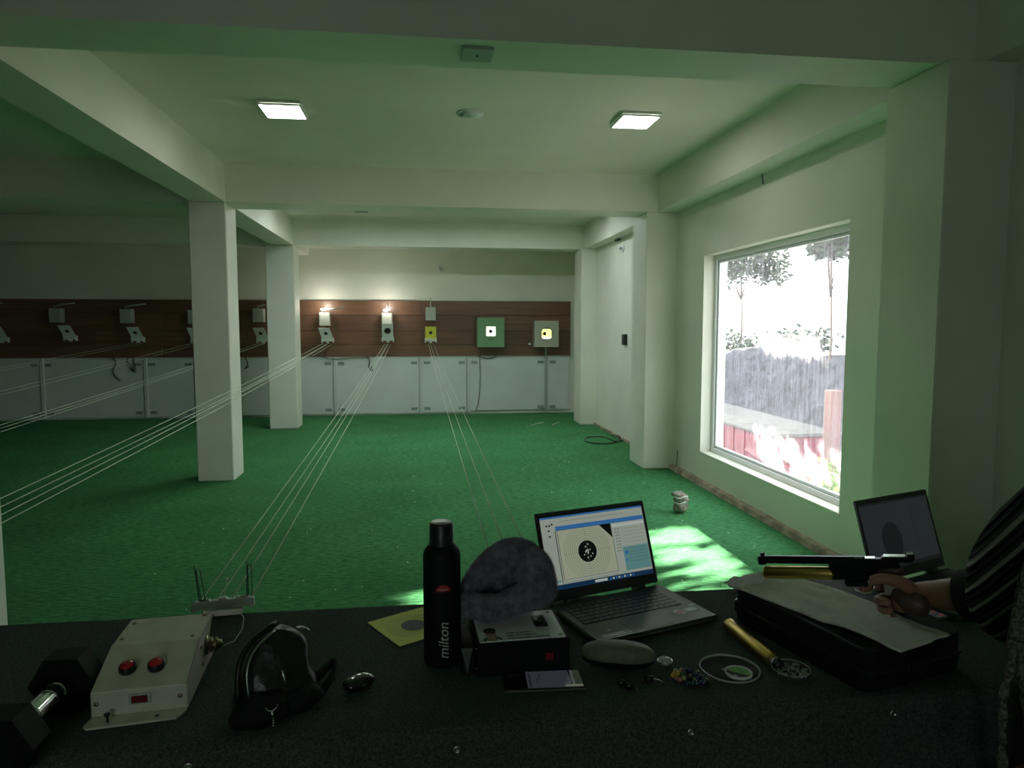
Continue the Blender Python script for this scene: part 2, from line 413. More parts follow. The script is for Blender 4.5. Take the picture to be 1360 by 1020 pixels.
def text_mb(body, size, mtx, ext=0.0003, mi=0, mb=None, align='LEFT', warp=None, shear=0.0, bold=0.0):
    cu = bpy.data.curves.new('t', 'FONT'); cu.body = body; cu.size = size; cu.extrude = ext; cu.align_x = align; cu.resolution_u = 3; cu.shear = shear; cu.offset = bold
    o = bpy.data.objects.new('t', cu); COL.objects.link(o)
    dg = bpy.context.evaluated_depsgraph_get()
    me = bpy.data.meshes.new_from_object(o.evaluated_get(dg))
    mb = mb or MB()
    if warp:
        import bmesh
        bm = bmesh.new(); bm.from_mesh(me)
        ys = [v.co.y for v in bm.verts]; y = min(ys) + .002
        while y < max(ys):
            bmesh.ops.bisect_plane(bm, geom=bm.verts[:] + bm.edges[:] + bm.faces[:], plane_co=(0, y, 0), plane_no=(0, 1, 0)); y += .002
        bm.to_mesh(me); bm.free()
    vs = [v.co.copy() for v in me.vertices]
    vs = [warp(v) if warp else mtx @ v for v in vs]
    mb.add(vs, [tuple(p.vertices) for p in me.polygons], mi)
    bpy.data.objects.remove(o); bpy.data.curves.remove(cu); bpy.data.meshes.remove(me)
    return mb
def skin_mesh(verts, edges, radii, root=0, sub=2):
    me = bpy.data.meshes.new('sk'); me.from_pydata([tuple(v) for v in verts], edges, [])
    o = bpy.data.objects.new('sk', me); COL.objects.link(o)
    o.modifiers.new('s', 'SKIN')
    for i, r in enumerate(radii):
        sv = me.skin_vertices[0].data[i]; sv.radius = (r, r) if not isinstance(r, tuple) else r
        sv.use_root = (i == root)
    ss = o.modifiers.new('ss', 'SUBSURF'); ss.levels = sub; ss.render_levels = sub
    dg = bpy.context.evaluated_depsgraph_get()
    r = bpy.data.meshes.new_from_object(o.evaluated_get(dg))
    vs = [v.co.copy() for v in r.vertices]; fs = [tuple(p.vertices) for p in r.polygons]
    bpy.data.objects.remove(o); bpy.data.meshes.remove(me); bpy.data.meshes.remove(r)
    return vs, fs
def ringpts(c, r, n, a0=0, a1=2 * PI, ax=(1, 0, 0), ay=(0, 1, 0)):
    ax = Vector(ax); ay = Vector(ay); c = Vector(c)
    return [c + ax * (r * math.cos(a0 + (a1 - a0) * i / n)) + ay * (r * math.sin(a0 + (a1 - a0) * i / n)) for i in range(n)]

# ------------------------------------------------------------------ the room  (numbers in survey units, K turns them into metres)
K = 1.5 / 1.42
def rb(mb, x0, x1, y0, y1, z0, z1, mi=0, b=0.0): return mb.box(x0 * K, x1 * K, y0 * K, y1 * K, z0 * K, z1 * K, mi, b)
def struct(name, mb, m, label, cat, parent=None):
    o = mb.build(name, m, parent)
    if parent is None: tag(o, label, cat, kind='structure')
    return o
BZ = 2.535; CZ = 2.88
struct('floor', rb(MB(), -10.4, 2.7, -2.5, 11.6, -0.1, 0), M['carpet'], 'green carpet covering the whole range floor', 'floor')
struct('ceiling', rb(MB(), -10.4, 2.7, -2.5, 11.6, CZ, CZ + 0.12), M['ceil'], 'pale painted ceiling between the concrete beams', 'ceiling')
wback = struct('wall_back', rb(MB(), -10.4, 2.7, 11.4, 11.6, 0, CZ), M['wall'], 'pale back wall behind the target board', 'wall')
struct('wall_left', rb(MB(), -10.6, -10.4, -2.5, 11.6, 0, CZ), M['wall'], 'far left side wall of the range', 'wall')
mb = MB(); rb(mb, -10.6, -1.0, -2.7, -2.5, 0, CZ); rb(mb, -0.2, 2.7, -2.7, -2.5, 0, CZ); rb(mb, -1.0, -0.2, -2.7, -2.5, 0, 1.1); rb(mb, -1.0, -0.2, -2.7, -2.5, 2.1, CZ)  # opening added out of view to let dim fill light onto table and near beam
struct('wall_rear', mb, M['wall'], 'wall behind the shooting table', 'wall')
def portal(c, d, w, h):
    pl_ = bpy.data.lights.new('sky_portal', 'AREA'); pl_.shape = 'RECTANGLE'; pl_.size = w; pl_.size_y = h; pl_.cycles.is_portal = True
    po = bpy.data.objects.new('sky_portal', pl_); COL.objects.link(po); po.location = c; po.rotation_euler = Vector(d).to_track_quat('-Z', 'Y').to_euler()
portal((-.6 * K, -2.6 * K, 1.6 * K), (0, 1, 0), .86, 1.07)
portal((2.7 * K, 4.96 * K, 1.17 * K), (-1, 0, 0), 2.3, 1.9)
WY0, WY1, WZ0, WZ1 = 3.885, 6.03, 0.288, 2.05
mb = MB()
rb(mb, 2.5, 2.72, -2.5, WY0, 0, CZ); rb(mb, 2.5, 2.72, WY1, 11.4, 0, CZ)
rb(mb, 2.5, 2.72, WY0, WY1, 0, WZ0); rb(mb, 2.5, 2.72, WY0, WY1, WZ1, CZ)
struct('wall_right', mb, M['wall'], 'pale green lit side wall with the large window', 'wall')
# beams
def beam(x0, x1, y0, y1, label): return struct('ceiling_beam', rb(MB(), x0, x1, y0, y1, BZ, CZ), M['wall'], label, 'beam')
LX0, LX1 = -2.03, -1.735
beam(-10.4, 2.5, 2.82, 3.13, 'nearest cross beam running over the top of the view')
beam(-10.4, 2.5, 6.68, 7.05, 'middle cross beam resting on the left and right pillars')
beam(-10.4, 2.5, 10.02, 10.4, 'farthest cross beam just in front of the target wall')
beam(LX0, LX1, 3.13, 6.68, 'lengthwise beam left of the two lit ceiling panels')
beam(LX0, LX1, 7.05, 10.02, 'short lengthwise beam between the two left pillars')
beam(LX0, LX1, -2.5, 2.82, 'lengthwise beam over the shooting table side')
beam(LX0, LX1, 10.4, 11.4, 'last stub of lengthwise beam at the back wall')
beam(2.29, 2.5, 3.13, 6.68, 'edge beam above the large window')
beam(2.33, 2.5, 7.05, 10.02, 'edge beam in the far bay on the right')
beam(2.36, 2.5, -2.5, 2.82, 'edge beam at the upper right corner near the camera')
def pillar(x0, x1, y0, y1, label): return struct('pillar', rb(MB(), x0, x1, y0, y1, 0, BZ, 0, 0.008), M['wall'], label, 'pillar')
pillar(-2.055, -1.735, 6.66, 7.02, 'square white pillar standing free on the green carpet, nearer of the left pair')
pillar(-2.11, -1.73, 10.02, 10.4, 'square white pillar farther back, next to the target board')
pillar(-2.07, -1.752, 2.82, 3.13, 'pillar showing only as a bright sliver at the left picture edge')
pillar(2.19, 2.505, 2.75, 3.15, 'wide wall pillar on the right close to the shooting table')
pillar(2.185, 2.505, 6.70, 7.16, 'wall pillar beyond the window at the middle beam')
pillar(2.275, 2.505, 9.90, 10.35, 'narrow wall pillar at the far right corner')
# rough plaster curb along the window wall
mb = MB(); N = 60
for i in range(N):
    y0 = (3.15 + (6.72 - 3.15) * i / N) * K; y1 = (3.15 + (6.72 - 3.15) * (i + 1) / N) * K
    a = 2.452 + 0.010 * noise.noise(Vector((i * 0.7, 0, 3))); h = 0.05 + 0.012 * noise.noise(Vector((i * 0.5, 4, 0)))
    a2 = 2.452 + 0.010 * noise.noise(Vector(((i + 1) * 0.7, 0, 3))); h2 = 0.05 + 0.012 * noise.noise(Vector(((i + 1) * 0.5, 4, 0)))
    X = 2.503 * K
    mb.add([(a * K, y0, 0), (X, y0, 0), (X, y0, h), (a * K + 0.012, y0, h * .8), (a2 * K, y1, 0), (X, y1, 0), (X, y1, h2), (a2 * K + 0.012, y1, h2 * .8)],
           [(0, 3, 7, 4), (3, 2, 6, 7)] + ([(0, 1, 2, 3)] if i == 0 else []) + ([(4, 5, 6, 7)] if i == N - 1 else []))
struct('baseboard_right', mb, M['curb'], 'rough bare plaster curb along the foot of the window wall', 'curb')
mb = MB(); rb(mb, 2.475, 2.503, 7.16, 9.90, 0, 0.03)
struct('baseboard_right', mb, M['curb'], 'thin plaster line at the foot of the far side wall', 'curb')

# window
win = thing('window_1', 'large dusty single pane window with a white frame in the right wall', 'window', (2.6 * K, WY0 * K, WZ0 * K), kind='structure')
def frm(mb, x0, x1, y0, y1, z0, z1, w):
    rb(mb, x0, x1, y0, y1, z0, z0 + w, 0, .003); rb(mb, x0, x1, y0, y1, z1 - w, z1, 0, .003)
    rb(mb, x0, x1, y0, y0 + w, z0 + w, z1 - w, 0, .003); rb(mb, x0, x1, y1 - w, y1, z0 + w, z1 - w, 0, .003)
mb = MB(); frm(mb, 2.60, 2.66, WY0, WY1, WZ0, WZ1, 0.045); frm(mb, 2.615, 2.645, WY0 + .045, WY1 - .045, WZ0 + .045, WZ1 - .045, 0.022)
mb.build('window_frame', M['frame'], win, world=True)
mb = MB(); rb(mb, 2.628, 2.632, WY0 + .06, WY1 - .06, WZ0 + .06, WZ1 - .06)
mb.build('pane', M['glass'], win, world=True)
mb = MB(); frm(mb, 2.612, 2.617, WY0 + .040, WY1 - .040, WZ0 + .040, WZ1 - .040, 0.008)
mb.build('gasket', M['black'], win, world=True)
mb = MB()
rb(mb, 2.497, 2.60, WY0 - .012, WY1 + .012, WZ0 - .02, WZ0 + .004, 0, .004)
mb.build('sill', M['wall'], win, world=True)

# target board of planks, and panels below
YB = 11.34
board = thing('target_board', 'long brown plank board carrying the targets on the back wall', 'board', (0, YB * K, 0.95 * K))
mb = MB(); rb(mb, -10.39, 2.43, 11.355, 11.4, 0.95, 1.835); mb.build('backing', M['dkgap'], board, world=True)
rows = [(0.952, 1.128), (1.133, 1.35), (1.355, 1.60), (1.605, 1.832)]
random.seed(3)
for ri, (z0, z1) in enumerate(rows):
    x = 2.43
    k = 0
    while x > -10.35:
        w = 2.44 if (k or ri % 2) else 1.5
        x0 = max(-10.38, x - w)
        m_ = MB(); rb(m_, x0 + 0.002, x - 0.002, YB - 0.002 * ((k + ri) % 2), 11.356, z0, z1, 0, 0.002)
        m_.build('plank', PLANKS[(k * 2 + ri) % 3], board, world=True)
        x = x0; k += 1
seam_px = [(55, 520), (192, 520), (259, 520), (443, 510), (557, 510), (620, 510), (724, 510)]
seams = [P(u, v, 'y', 11.37 * K)[0] / K for u, v in seam_px]
edges = [-10.38, -8.4, -7.3] + seams + [2.42]
for i in range(len(edges) - 1):
    zb = 0.03 if edges[i] < 0.5 else 0.055
    m_ = MB(); rb(m_, edges[i] + 0.008, edges[i + 1] - 0.008, 11.365, 11.4, zb, 0.925, 0, 0.003)
    m_.build('panel', M['panel'], wback, world=True)
for i, s_ in enumerate(seams):
    m_ = MB(); rb(m_, s_ + 0.004, s_ + 0.055, 11.345, 11.37, 0.02, 0.94, 0, 0.004); m_.build('batten', M['batten'], wback, world=True)
    m_ = MB(); rb(m_, s_ - 0.010, s_ + 0.003, 11.366, 11.374, 0.02, 0.94); m_.build('shadow_gap', M['tape'], wback, world=True)
    for z in (0.80, 0.06):
        for dx in (-0.13, 0.075):
            if dx > 0 and i == 5 and z < .5: continue
            m_ = MB(); rb(m_, s_ + dx, s_ + dx + 0.10, 11.352, 11.366, z + 0.02, z + 0.055 + 0.01, 0, 0.003); m_.build('hinge_plate', M['tape'], wback, world=True)
m_ = MB(); rb(m_, -10.38, 2.42, 11.36, 11.395, 0.93, 0.952); m_.build('ledge', M['wall'], wback, world=True)

# wires dangling under the board
def cable(pts, r, label, name='cable', m='wire', sub=6):
    pts = [Vector(p) for p in pts]; out = []
    for i in range(len(pts) - 1):
        p0 = pts[max(i - 1, 0)]; p1 = pts[i]; p2 = pts[i + 1]; p3 = pts[min(i + 2, len(pts) - 1)]
        for k in range(sub):
            t = k / sub; t2 = t * t; t3 = t2 * t
            out.append(0.5 * ((2 * p1) + (-p0 + p2) * t + (2 * p0 - 5 * p1 + 4 * p2 - p3) * t2 + (-p0 + 3 * p1 - 3 * p2 + p3) * t3))
    out.append(pts[-1])
    return tag(MB().tube(out, r, 6).build(name, M[m]), label, 'cable')
YW = 11.335 * K
def W(u, v, y=YW): return P(u, v, 'y', y)
cable([W(487, 474), W(491, 478), W(490, 488), W(495, 493), W(493, 486)], .008, 'dark cable end hanging below the board under the second lit target')
cable([W(637, 474), W(638, 500), W(636, 530), W(632, 545)], .006, 'thin cable running down the wall panel from the green target')
cable([W(424, 472), W(440, 477), W(465, 476), W(487, 474), W(492, 472)], .006, 'dark slack cable along the lower board edge')
cable([W(634, 472), W(645, 476), W(655, 475), W(660, 472)], .008, 'short drooping cable just under the green target box')
cable([W(148, 473), W(154, 482), W(150, 494), W(160, 506)], .008, 'left one of the loose cables under the dark board')
cable([W(172, 473), W(170, 480), W(178, 492), W(172, 488), W(180, 494), W(177, 473)], .008, 'tangled cable coil beside the loose cable under the dark board')
cable([W(326, 474), W(329, 484), W(325, 490), W(331, 486)], .009, 'cable tangle seen between the two left pillars')
pk = P(725, 462, 'y', 11.3 * K)
rb(mb := MB(), pk[0] / K - .012, pk[0] / K + .012, 11.31, 11.335, 0.10, 1.09); tag(mb.build('conduit', M['metalwhite']), 'thin pale conduit running down from the grey target box', 'conduit')

# cable loop on the floor at right
lp = [P(u, v, 'z', 0.012) for u, v in ((832, 583), (815, 588), (795, 589), (778, 586), (780, 581), (800, 580), (818, 586), (823, 584))]
cable(lp + [P(822, 579, 'x', 2.44 * K), P(812, 578, 'x', 2.44 * K)], .008, 'loop of black cable on the carpet by the far side wall')

# ceiling things
def ceiling_panel(x0, x1, y0, y1, label, em='led'):
    cx, cy = (x0 + x1) / 2 * K, (y0 + y1) / 2 * K
    t = thing('ceiling_light', label, 'light', (cx, cy, CZ * K - 0.034), group='square ceiling panels')
    w, d = (x1 - x0) / 2 * K, (y1 - y0) / 2 * K
    m_ = MB()
    m_.box(-w, w, -d, d, 0.014, 0.034, 0, .003)
    for a in ((-w, w, -d, -d + .012), (-w, w, d - .012, d), (-w, -w + .012, -d + .012, d - .012), (w - .012, w, -d + .012, d - .012)): m_.box(*a, 0.0, 0.012)
    m_.build('housing', M['lampbody'], t)
    MB().box(-w + .012, w - .012, -d + .012, d - .012, 0.004, 0.0125).build('diffuser', M[em], t)
    return t
ceiling_panel(-1.04, -0.765, 4.81, 5.12, 'lit square panel light on the ceiling, the left one')
ceiling_panel(1.365, 1.64, 4.74, 5.05, 'lit square panel light on the ceiling, nearer the window')
ceiling_panel(-1.04, -0.765, 8.30, 8.61, 'lit panel light in the far bay behind the middle beam, left', 'led_far')
ceiling_panel(1.30, 1.575, 8.30, 8.61, 'lit panel light in the far bay behind the middle beam, right', 'led_far')
t = thing('smoke_detector', 'round white detector on the ceiling between the two lights', 'detector', (0.345 * K, 4.93 * K, CZ * K))
MB().lathe([(0.0, -0.022), (0.05, -0.021), (0.06, -0.016), (0.06, -0.012), (0.095, -0.011), (0.1, 0)], n=28).build('body', M['lampbody'], t)
MB().lathe([(0.0, -0.028), (0.025, -0.027), (0.028, -0.020)], n=16).build('sensor', M['batten'], t)
t = thing('junction_plate', 'small square metal cover plate under the nearest beam', 'plate', (0.236 * K, 2.955 * K, BZ * K))
MB().box(-.068, .068, -.075, .075, -.012, 0, 0, .003).build('cover', M['metalwhite'], t)
MB().cyl((0, 0, -.015), (0, 0, -.011), .006, 10).build('screw', M['black'], t)
q = P(480, 281, 'z', BZ * K); tag(MB().box(q[0] - .07, q[0] + .07, q[1] - .03, q[1] + .03, BZ * K - .012, BZ * K).build('junction_plate', M['metalwhite']), 'small cover plate under the middle beam', 'plate')
ceiling_panel(0.13, 0.405, 8.30, 8.61, 'extra unseen panel light added to brighten the far bay, centre', 'led_far')  # third hidden panel, added to make the far bay brighter
# small fittings on walls
q = P(829, 451, 'x', 2.475 * K)
t = thing('switch_box', 'small black switch box on the far side wall', 'switch', (2.5 * K, q[1], q[2]))
MB().box(-.045, 0, -.06, .06, -.07, .07, 0, .004).build('housing', M['black'], t); MB().box(-.052, -.044, -.025, .025, -.03, .03, 0, .002).build('rocker', M['dkgap'], t)
for (u, v), ax, val, lab in (((828, 330), 'x', 2.5, 'small round white fitting high on the far side wall'), ((584, 357), 'y', 11.4, 'small round white fitting on the back wall above the board')):
    q = P(u, v, ax, val * K); t = thing('wall_socket_rose', lab, 'fitting', q)
    mt = Matrix.Rotation(-PI / 2, 4, 'Y') if ax == 'x' else Matrix.Rotation(PI / 2, 4, 'X')
    MB().lathe([(0.055, 0), (0.05, .015), (0.02, .02)], n=18, mtx=mt).build('rose', M['lampbody'], t); MB().lathe([(0.018, .018), (0.018, .05), (0.0, .052)], n=12, mtx=mt).build('stem', M['steel'], t)
q = P(823, 317, 'z', BZ * K); t = tag(MB().box(q[0] - .05, q[0] + .05, q[1] - .08, q[1] + .08, q[2] - .03, q[2], 0, .006).build('bracket', M['dkgap']), 'dark little bracket under the far edge beam', 'bracket')
q = P(1012, 236, 'x', 2.29 * K); tag(MB().cyl((q[0] + .01, q[1], q[2] - .045), (q[0] - .0, q[1], q[2] + .03), .004, 6).build('hook', M['wire']), 'tiny wire hook on the edge beam above the window', 'hook')
q = P(900, 602, 'x', 2.49 * K)
cable([q, q + Vector((-.012, -.03, .03)), q + Vector((-.01, -.01, -.05)), q + Vector((-.01, .02, -.25))], .004, 'thin wire stub coming out of the wall under the window')

# ------------------------------------------------------------------ targets on the back wall
YT = YB * K
def paper_holder(u, v, style, label, lamp, plate_px, rz=0):
    """a string carrier hanging before the board: holder, card; separate top plate with its arm above"""
    c = P(u, v, 'y', 11.15 * K)
    t = thing('target_carrier', label, 'target', c, rz, group='string driven target carriers')
    m_ = MB(); m_.box(-.09, .09, -.03, .03, -.13, -.085, 0, .006); m_.box(-.10, -.08, -.02, .02, -.15, -.07); m_.box(.08, .10, -.02, .02, -.15, -.07); m_.box(-.02, .02, -.02, .03, -.16, -.12)
    m_.build('holder', M['acryl'], t)
    card = 'yellow' if style == 'y' else 'whitecard'
    h = .20 if style != 'l' else .27; hw = .09; br = .050 if style == 'l' else .028
    tilt = Matrix.Rotation(math.radians(8 if style == 'y' else 28), 4, 'X'); sh = Matrix(((1, 0, -.25 if style == 's' else 0, 0), (0, 1, 0, 0), (0, 0, 1, 0), (0, 0, 0, 1)))
    A = Matrix.Translation((0, 0, -.085)) @ sh @ tilt
    co = MB().box(-hw, hw, -.002, .002, 0, h, mtx=A).build('card', M[card], t)
    m_ = MB(); m_.prism([(br * (1 + (.18 if br > .04 and a % 2 else 0)) * math.cos(a * PI / 10), br * (1 + (.18 if br > .04 and a % 2 else 0)) * math.sin(a * PI / 10)) for a in range(20)], .0025, .004, mtx=A @ Matrix.Translation((0, 0, h / 2)) @ Matrix.Rotation(PI / 2, 4, 'X'))
    m_.build('bullseye', M['cardblack'], co)
    MB().cyl((0, .03, -.11), (0, .215, -.11), .010, 8).build('rod', M['metalwhite'], t)
    # plate above with arm
    q = P(*plate_px, 'y', 11.18 * K)
    b = thing('lamp_shield', label.replace('target card', 'metal shield above the target card'), 'shield', q, rz, group='metal shields above the targets')
    m_ = MB(); m_.box(-.085, .085, -.012, 0, -.12, .10, 0, .004); m_.box(-.085, -.08, 0, .12, -.12, .10); m_.box(.08, .085, 0, .12, -.12, .10); m_.build('plate', M['metalwhite'], b)
    m_ = MB().tube([(-.02, .05, .10), (.0, .0, .135), (.12, -.06, .155), (.34, -.10, .18)] if (lamp is True or (lamp is None and style == 's')) else [(0, .15, .24), (0, .08, .24), (0, .03, .2), (0, -.01, .10)], .011, 6); m_.build('arm', M['metalwhite'], b)
    MB().cyl((0, -.002, .07), (0, .18, .07), .010, 8).build('rod', M['metalwhite'], b)
    if lamp:
        for dx in (-.035, .03):
            l_ = MB().ball((dx, -.02, .155 + dx * .2), .020, 10, 6).build('bulb', M['bulb'], b)
        ld = bpy.data.lights.new('spot_lamp', 'POINT'); ld.energy = 2.4; ld.color = (1, .94, .82); ld.shadow_soft_size = .03
        lo = bpy.data.objects.new('spot_lamp', ld); COL.objects.link(lo); lo.parent = b; lo.location = (0, -.10, .21)
        tag(lo)
    return t
paper_holder(435, 443, 's', 'first white target card right of the pillars, leaning left', True, (431, 423))
paper_holder(515, 442, 'l', 'white target card hanging low under two bright lamps', 'in', (514, 424))
paper_holder(572, 443, 'y', 'yellow target card of the third lit lane', None, (572, 416))
paper_holder(349, 443, 's', 'target card half hidden behind the far left pillar', None, (343, 418))
paper_holder(262, 443, 's', 'target card mostly hidden behind the near left pillar', None, (257, 420))
paper_holder(183, 442, 's', 'second dim target card on the dark left part of the board', None, (167, 419))
paper_holder(93, 440, 's', 'dim target card farther left on the dark board', None, (73, 418))
paper_holder(2, 442, 's', 'target card cut by the left picture edge', None, (-22, 418))

g0 = P(634, 422, 'y', 11.1 * K); g1 = P(670, 461, 'y', 11.1 * K)
cx, cz = (g0[0] + g1[0]) / 2, (g0[2] + g1[2]) / 2; w, h = (g1[0] - g0[0]) / 2, (g0[2] - g1[2]) / 2
t = thing('target_box', 'square green electronic target box with a glowing white window', 'target', (cx, YT, cz))
yf = 11.1 * K - YT
def framebox(mb, w, h, a, yf, ox=0, oz=0):
    mb.box(-w, w, yf + .02, 0, -h, h, 0, .004)
    mb.box(-w, ox - a, yf, yf + .02, -h, h); mb.box(ox + a, w, yf, yf + .02, -h, h); mb.box(ox - a, ox + a, yf, yf + .02, -h, oz - a); mb.box(ox - a, ox + a, yf, yf + .02, oz + a, h)
m_ = MB(); framebox(m_, w, h, .078, yf, 0, .02); m_.build('housing', M['targreen'], t)
MB().box(-.078, .078, yf + .010, yf + .02, -.058, .098).build('window', M['ltwhite'], t)
mt = Matrix.Translation((-.005, yf + .008, .02)) @ Matrix.Rotation(PI / 2, 4, 'X')
MB().prism([(.031 * math.cos(a * PI / 12), .031 * math.sin(a * PI / 12)) for a in range(24)], -.002, .002, mtx=mt).build('bullseye', M['cardblack'], t)
text_mb('SIUS', .05, Matrix.Translation((0, yf - .001, -.135)) @ Matrix.Rotation(PI / 2, 4, 'X'), align='CENTER').build('lettering', M['cardblack'], t)
g0 = P(710, 426, 'y', 11.12 * K); g1 = P(742, 461, 'y', 11.12 * K)
cx, cz = (g0[0] + g1[0]) / 2, (g0[2] + g1[2]) / 2; w, h = (g1[0] - g0[0]) / 2, (g0[2] - g1[2]) / 2
t = thing('target_box', 'grey electronic target box with a glowing yellow window', 'target', (cx, YT, cz)); yf = 11.12 * K - YT
m_ = MB(); framebox(m_, w, h, .082, yf, -.0, .0)
for sx in (-1, 1):
    for sz in (-1, 1): m_.prism([(sx * .082, sz * .082), (sx * .057, sz * .082), (sx * .082, sz * .057)], -.02, 0, mtx=Matrix.Translation((0, yf, 0)) @ Matrix.Rotation(PI / 2, 4, 'X'))
m_.build('housing', M['targrey'], t)
MB().box(-.082, .082, yf + .012, yf + .02, -.082, .082).build('window', M['ltyellow'], t)
MB().box(-.082, .082, yf + .0115, yf + .0125, -.082, -.05).build('lower_glow', M['ltwhite'], t)
MB().prism([(.031 * math.cos(a * PI / 12), .031 * math.sin(a * PI / 12)) for a in range(24)], -.002, .002, mtx=Matrix.Translation((-.035, yf + .008, .005)) @ Matrix.Rotation(PI / 2, 4, 'X')).build('bullseye', M['cardblack'], t)
text_mb('MEYTON', .024, Matrix.Translation((0, yf - .001, .105)) @ Matrix.Rotation(PI / 2, 4, 'X'), align='CENTER').build('lettering', M['cardblack'], t)
for sx in (-1, 1):
    for sz in (-1, 1): MB().cyl((sx * (w - .03), yf - .003, sz * (h - .03)), (sx * (w - .03), yf + .002, sz * (h - .03)), .006, 8).build('screw', M['dkgap'], t)
q = P(703, 457, 'y', YT)
tag(MB().cyl((q[0], YT - .04, q[2]), (q[0], YT, q[2]), .022, 16).build('door_knob', M['lampbody']), 'small round pale knob on the board beside the grey target', 'knob')

# ------------------------------------------------------------------ strings
TOP = 0.77
def strings(u, v, near, dxs, label, r=.0021):
    ORD = {2: ('left', 'right'), 3: ('left', 'middle', 'right'), 4: ('leftmost', 'second', 'third', 'rightmost')}[len(dxs)]
    tgt = P(u, v + 6, 'y', 11.13 * K)
    for i, dx in enumerate(dxs):
        a = Vector((near[0] + dx, near[1], near[2])); b = tgt + Vector((dx * .7, 0, (-.02 if i % 2 else 0)))
        n = 14; pts = [a.lerp(b, k / n) + Vector((0, 0, -.03 * math.sin(PI * k / n))) for k in range(n + 1)]
        tag(MB().tube(pts, r, 5).build('string', M['string']), ORD[i] + ' ' + label, 'string', group=label + 's' if False else 'target strings')
strings(435, 450, (-1.53, 1.83, .80), (-.10, -.035, .03, .085), 'pale string of the bundle passing the near pillar to the first lit target')
strings(515, 450, (-.508, 1.83, .80), (-.06, -.02, .015, .062), 'pale taut string from the frosted holder to the low white target')
strings(572, 450, (.262, 1.83, .80), (-.06, -.005, .06), 'pale taut string going under the fur earmuffs to the yellow target')
strings(349, 449, (-2.50, 1.83, .80), (-.05, .0, .09), 'pale string crossing the dark floor to the target behind the pillar', .0013)
strings(262, 449, (-3.3, 1.83, .80), (-.05, .05), 'faint string to the target hidden by the near pillar', .0011)
strings(183, 449, (-4.4, 1.83, .80), (-.05, .05), 'faint string to the second dim target on the left', .0011)

# ------------------------------------------------------------------ outside the window
tag(MB().box(2.72 * K, 60, -30, 70, -1.6, -1.1).build('ground', M['concrete']), 'grey ground outside the window', 'ground', kind='structure')
q0 = P(955, 574, 'x', 4.6); q1 = P(1022, 576, 'x', 4.6)
t = thing('red_planter', 'dark red rectangular planter with a pale rim outside the window', 'planter', (4.9, 9.0, -1.1))
zt = P(1015, 575, 'x', 4.6)[2]
MB().box(4.6, 5.6, q1[1], q0[1] + 2, -1.1, zt - .04, 0, .01).build('body', M['redpaint'], t, world=True)
MB().box(4.56, 5.64, q1[1] - .04, q0[1] + 2.04, zt - .04, zt + .01, 0, .01).build('rim', M['concrete'], t, world=True)
m_ = MB()
for k in range(14):
    y = q1[1] + .35 * k; m_.box(4.585, 4.60, y, y + .04, -1.1, zt - .04)
m_.build('rib', M['redpaint'], t, world=True)
# stepped brick terrace
t = thing('brick_terrace', 'weathered stepped terrace wall of pale blocks behind the planter', 'terrace', (7, 13, -1.1))
random.seed(5)
brick_me = None
for r_ in range(4):
    for c_ in range(12):
        x = 6.2 + r_ * .12; y = 11.9 + c_ * .62 + (r_ % 2) * .31; z = -.95 + r_ * .17
        if brick_me is None:
            o = MB().box(-.08, .08, -.29, .29, -.075, .075, 0, .012).build('brick', M['concrete'], t); brick_me = o.data
        else:
            o = bpy.data.objects.new('brick', brick_me); COL.objects.link(o); o.parent = t
        o.location = Vector((x + random.uniform(-.02, .02), y, z)) - Vector((7, 13, -1.1))
MB().box(6.35, 7.0, 11.7, 19.0, -1.1, -.9).build('core', M['concrete'], t, world=True)
MB().prism([(6.3, -1.1), (6.75, -.42), (7.2, -.42), (7.2, -1.1)], -19.2, -11.7, mtx=Matrix(((1, 0, 0, 0), (0, 0, -1, 0), (0, 1, 0, 0), (0, 0, 0, 1)))).build('fill', M['rock'], t, world=True)
# rock slope
m_ = MB(); nx, ny = 16, 60; vs = []
for j in range(ny + 1):
    for i in range(nx + 1):
        y = 5 + 30 * j / ny; u_ = i / nx
        top = .80 + .35 * noise.noise(Vector((y * .25, 3, 0))) - max(0, 13 - y) * .10
        z = -1.1 + (top + 1.1) * min(1, u_ * 1.6); x = 7.3 + u_ * 3.0 + .35 * noise.noise(Vector((y * .6, z * 1.3, 1))) + .12 * noise.noise(Vector((y * 2, z * 4, 1)))
        vs.append((x, y, z))
m_.add(vs, [(j * (nx + 1) + i, j * (nx + 1) + i + 1, (j + 1) * (nx + 1) + i + 1, (j + 1) * (nx + 1) + i) for j in range(ny) for i in range(nx)], 0, True)
tag(m_.build('rock_slope', M['rock']), 'dark rough rock slope outside behind the terrace', 'rock', kind='structure')
# red stair stringer
a = P(1010, 608, 'x', 4.4); b = P(1085, 655, 'x', 4.2)
t = thing('stair_stringer', 'slanting dark red stair side running down to the right outside', 'stair', a)
m_ = MB(); d_ = (b - a); s1 = a - d_ * .3; s2 = a + d_ * 1.2
for k, off in enumerate((0, -.16)):
    m_.tube([s1 + Vector((0, 0, off)), s2 + Vector((0, 0, off))], .05, 4)
m_.build('rail', M['redpaint'], t, world=True)
for k in range(7):
    c = s1.lerp(s2, (k + .5) / 7); MB().box(c[0], c[0] + .7, c[1] - .11, c[1] + .11, c[2] - .15, c[2] - .11).build('tread', M['redpaint'], t, world=True)
c = P(1104, 560, 'x', 4.3)
tag(MB().box(4.25, 4.37, c[1] - .07, c[1] + .07, -1.1, P(1104, 518, 'x', 4.3)[2], 0, .01).build('post', M['pinkpost']), 'faded reddish post at the right side of the window view', 'post')
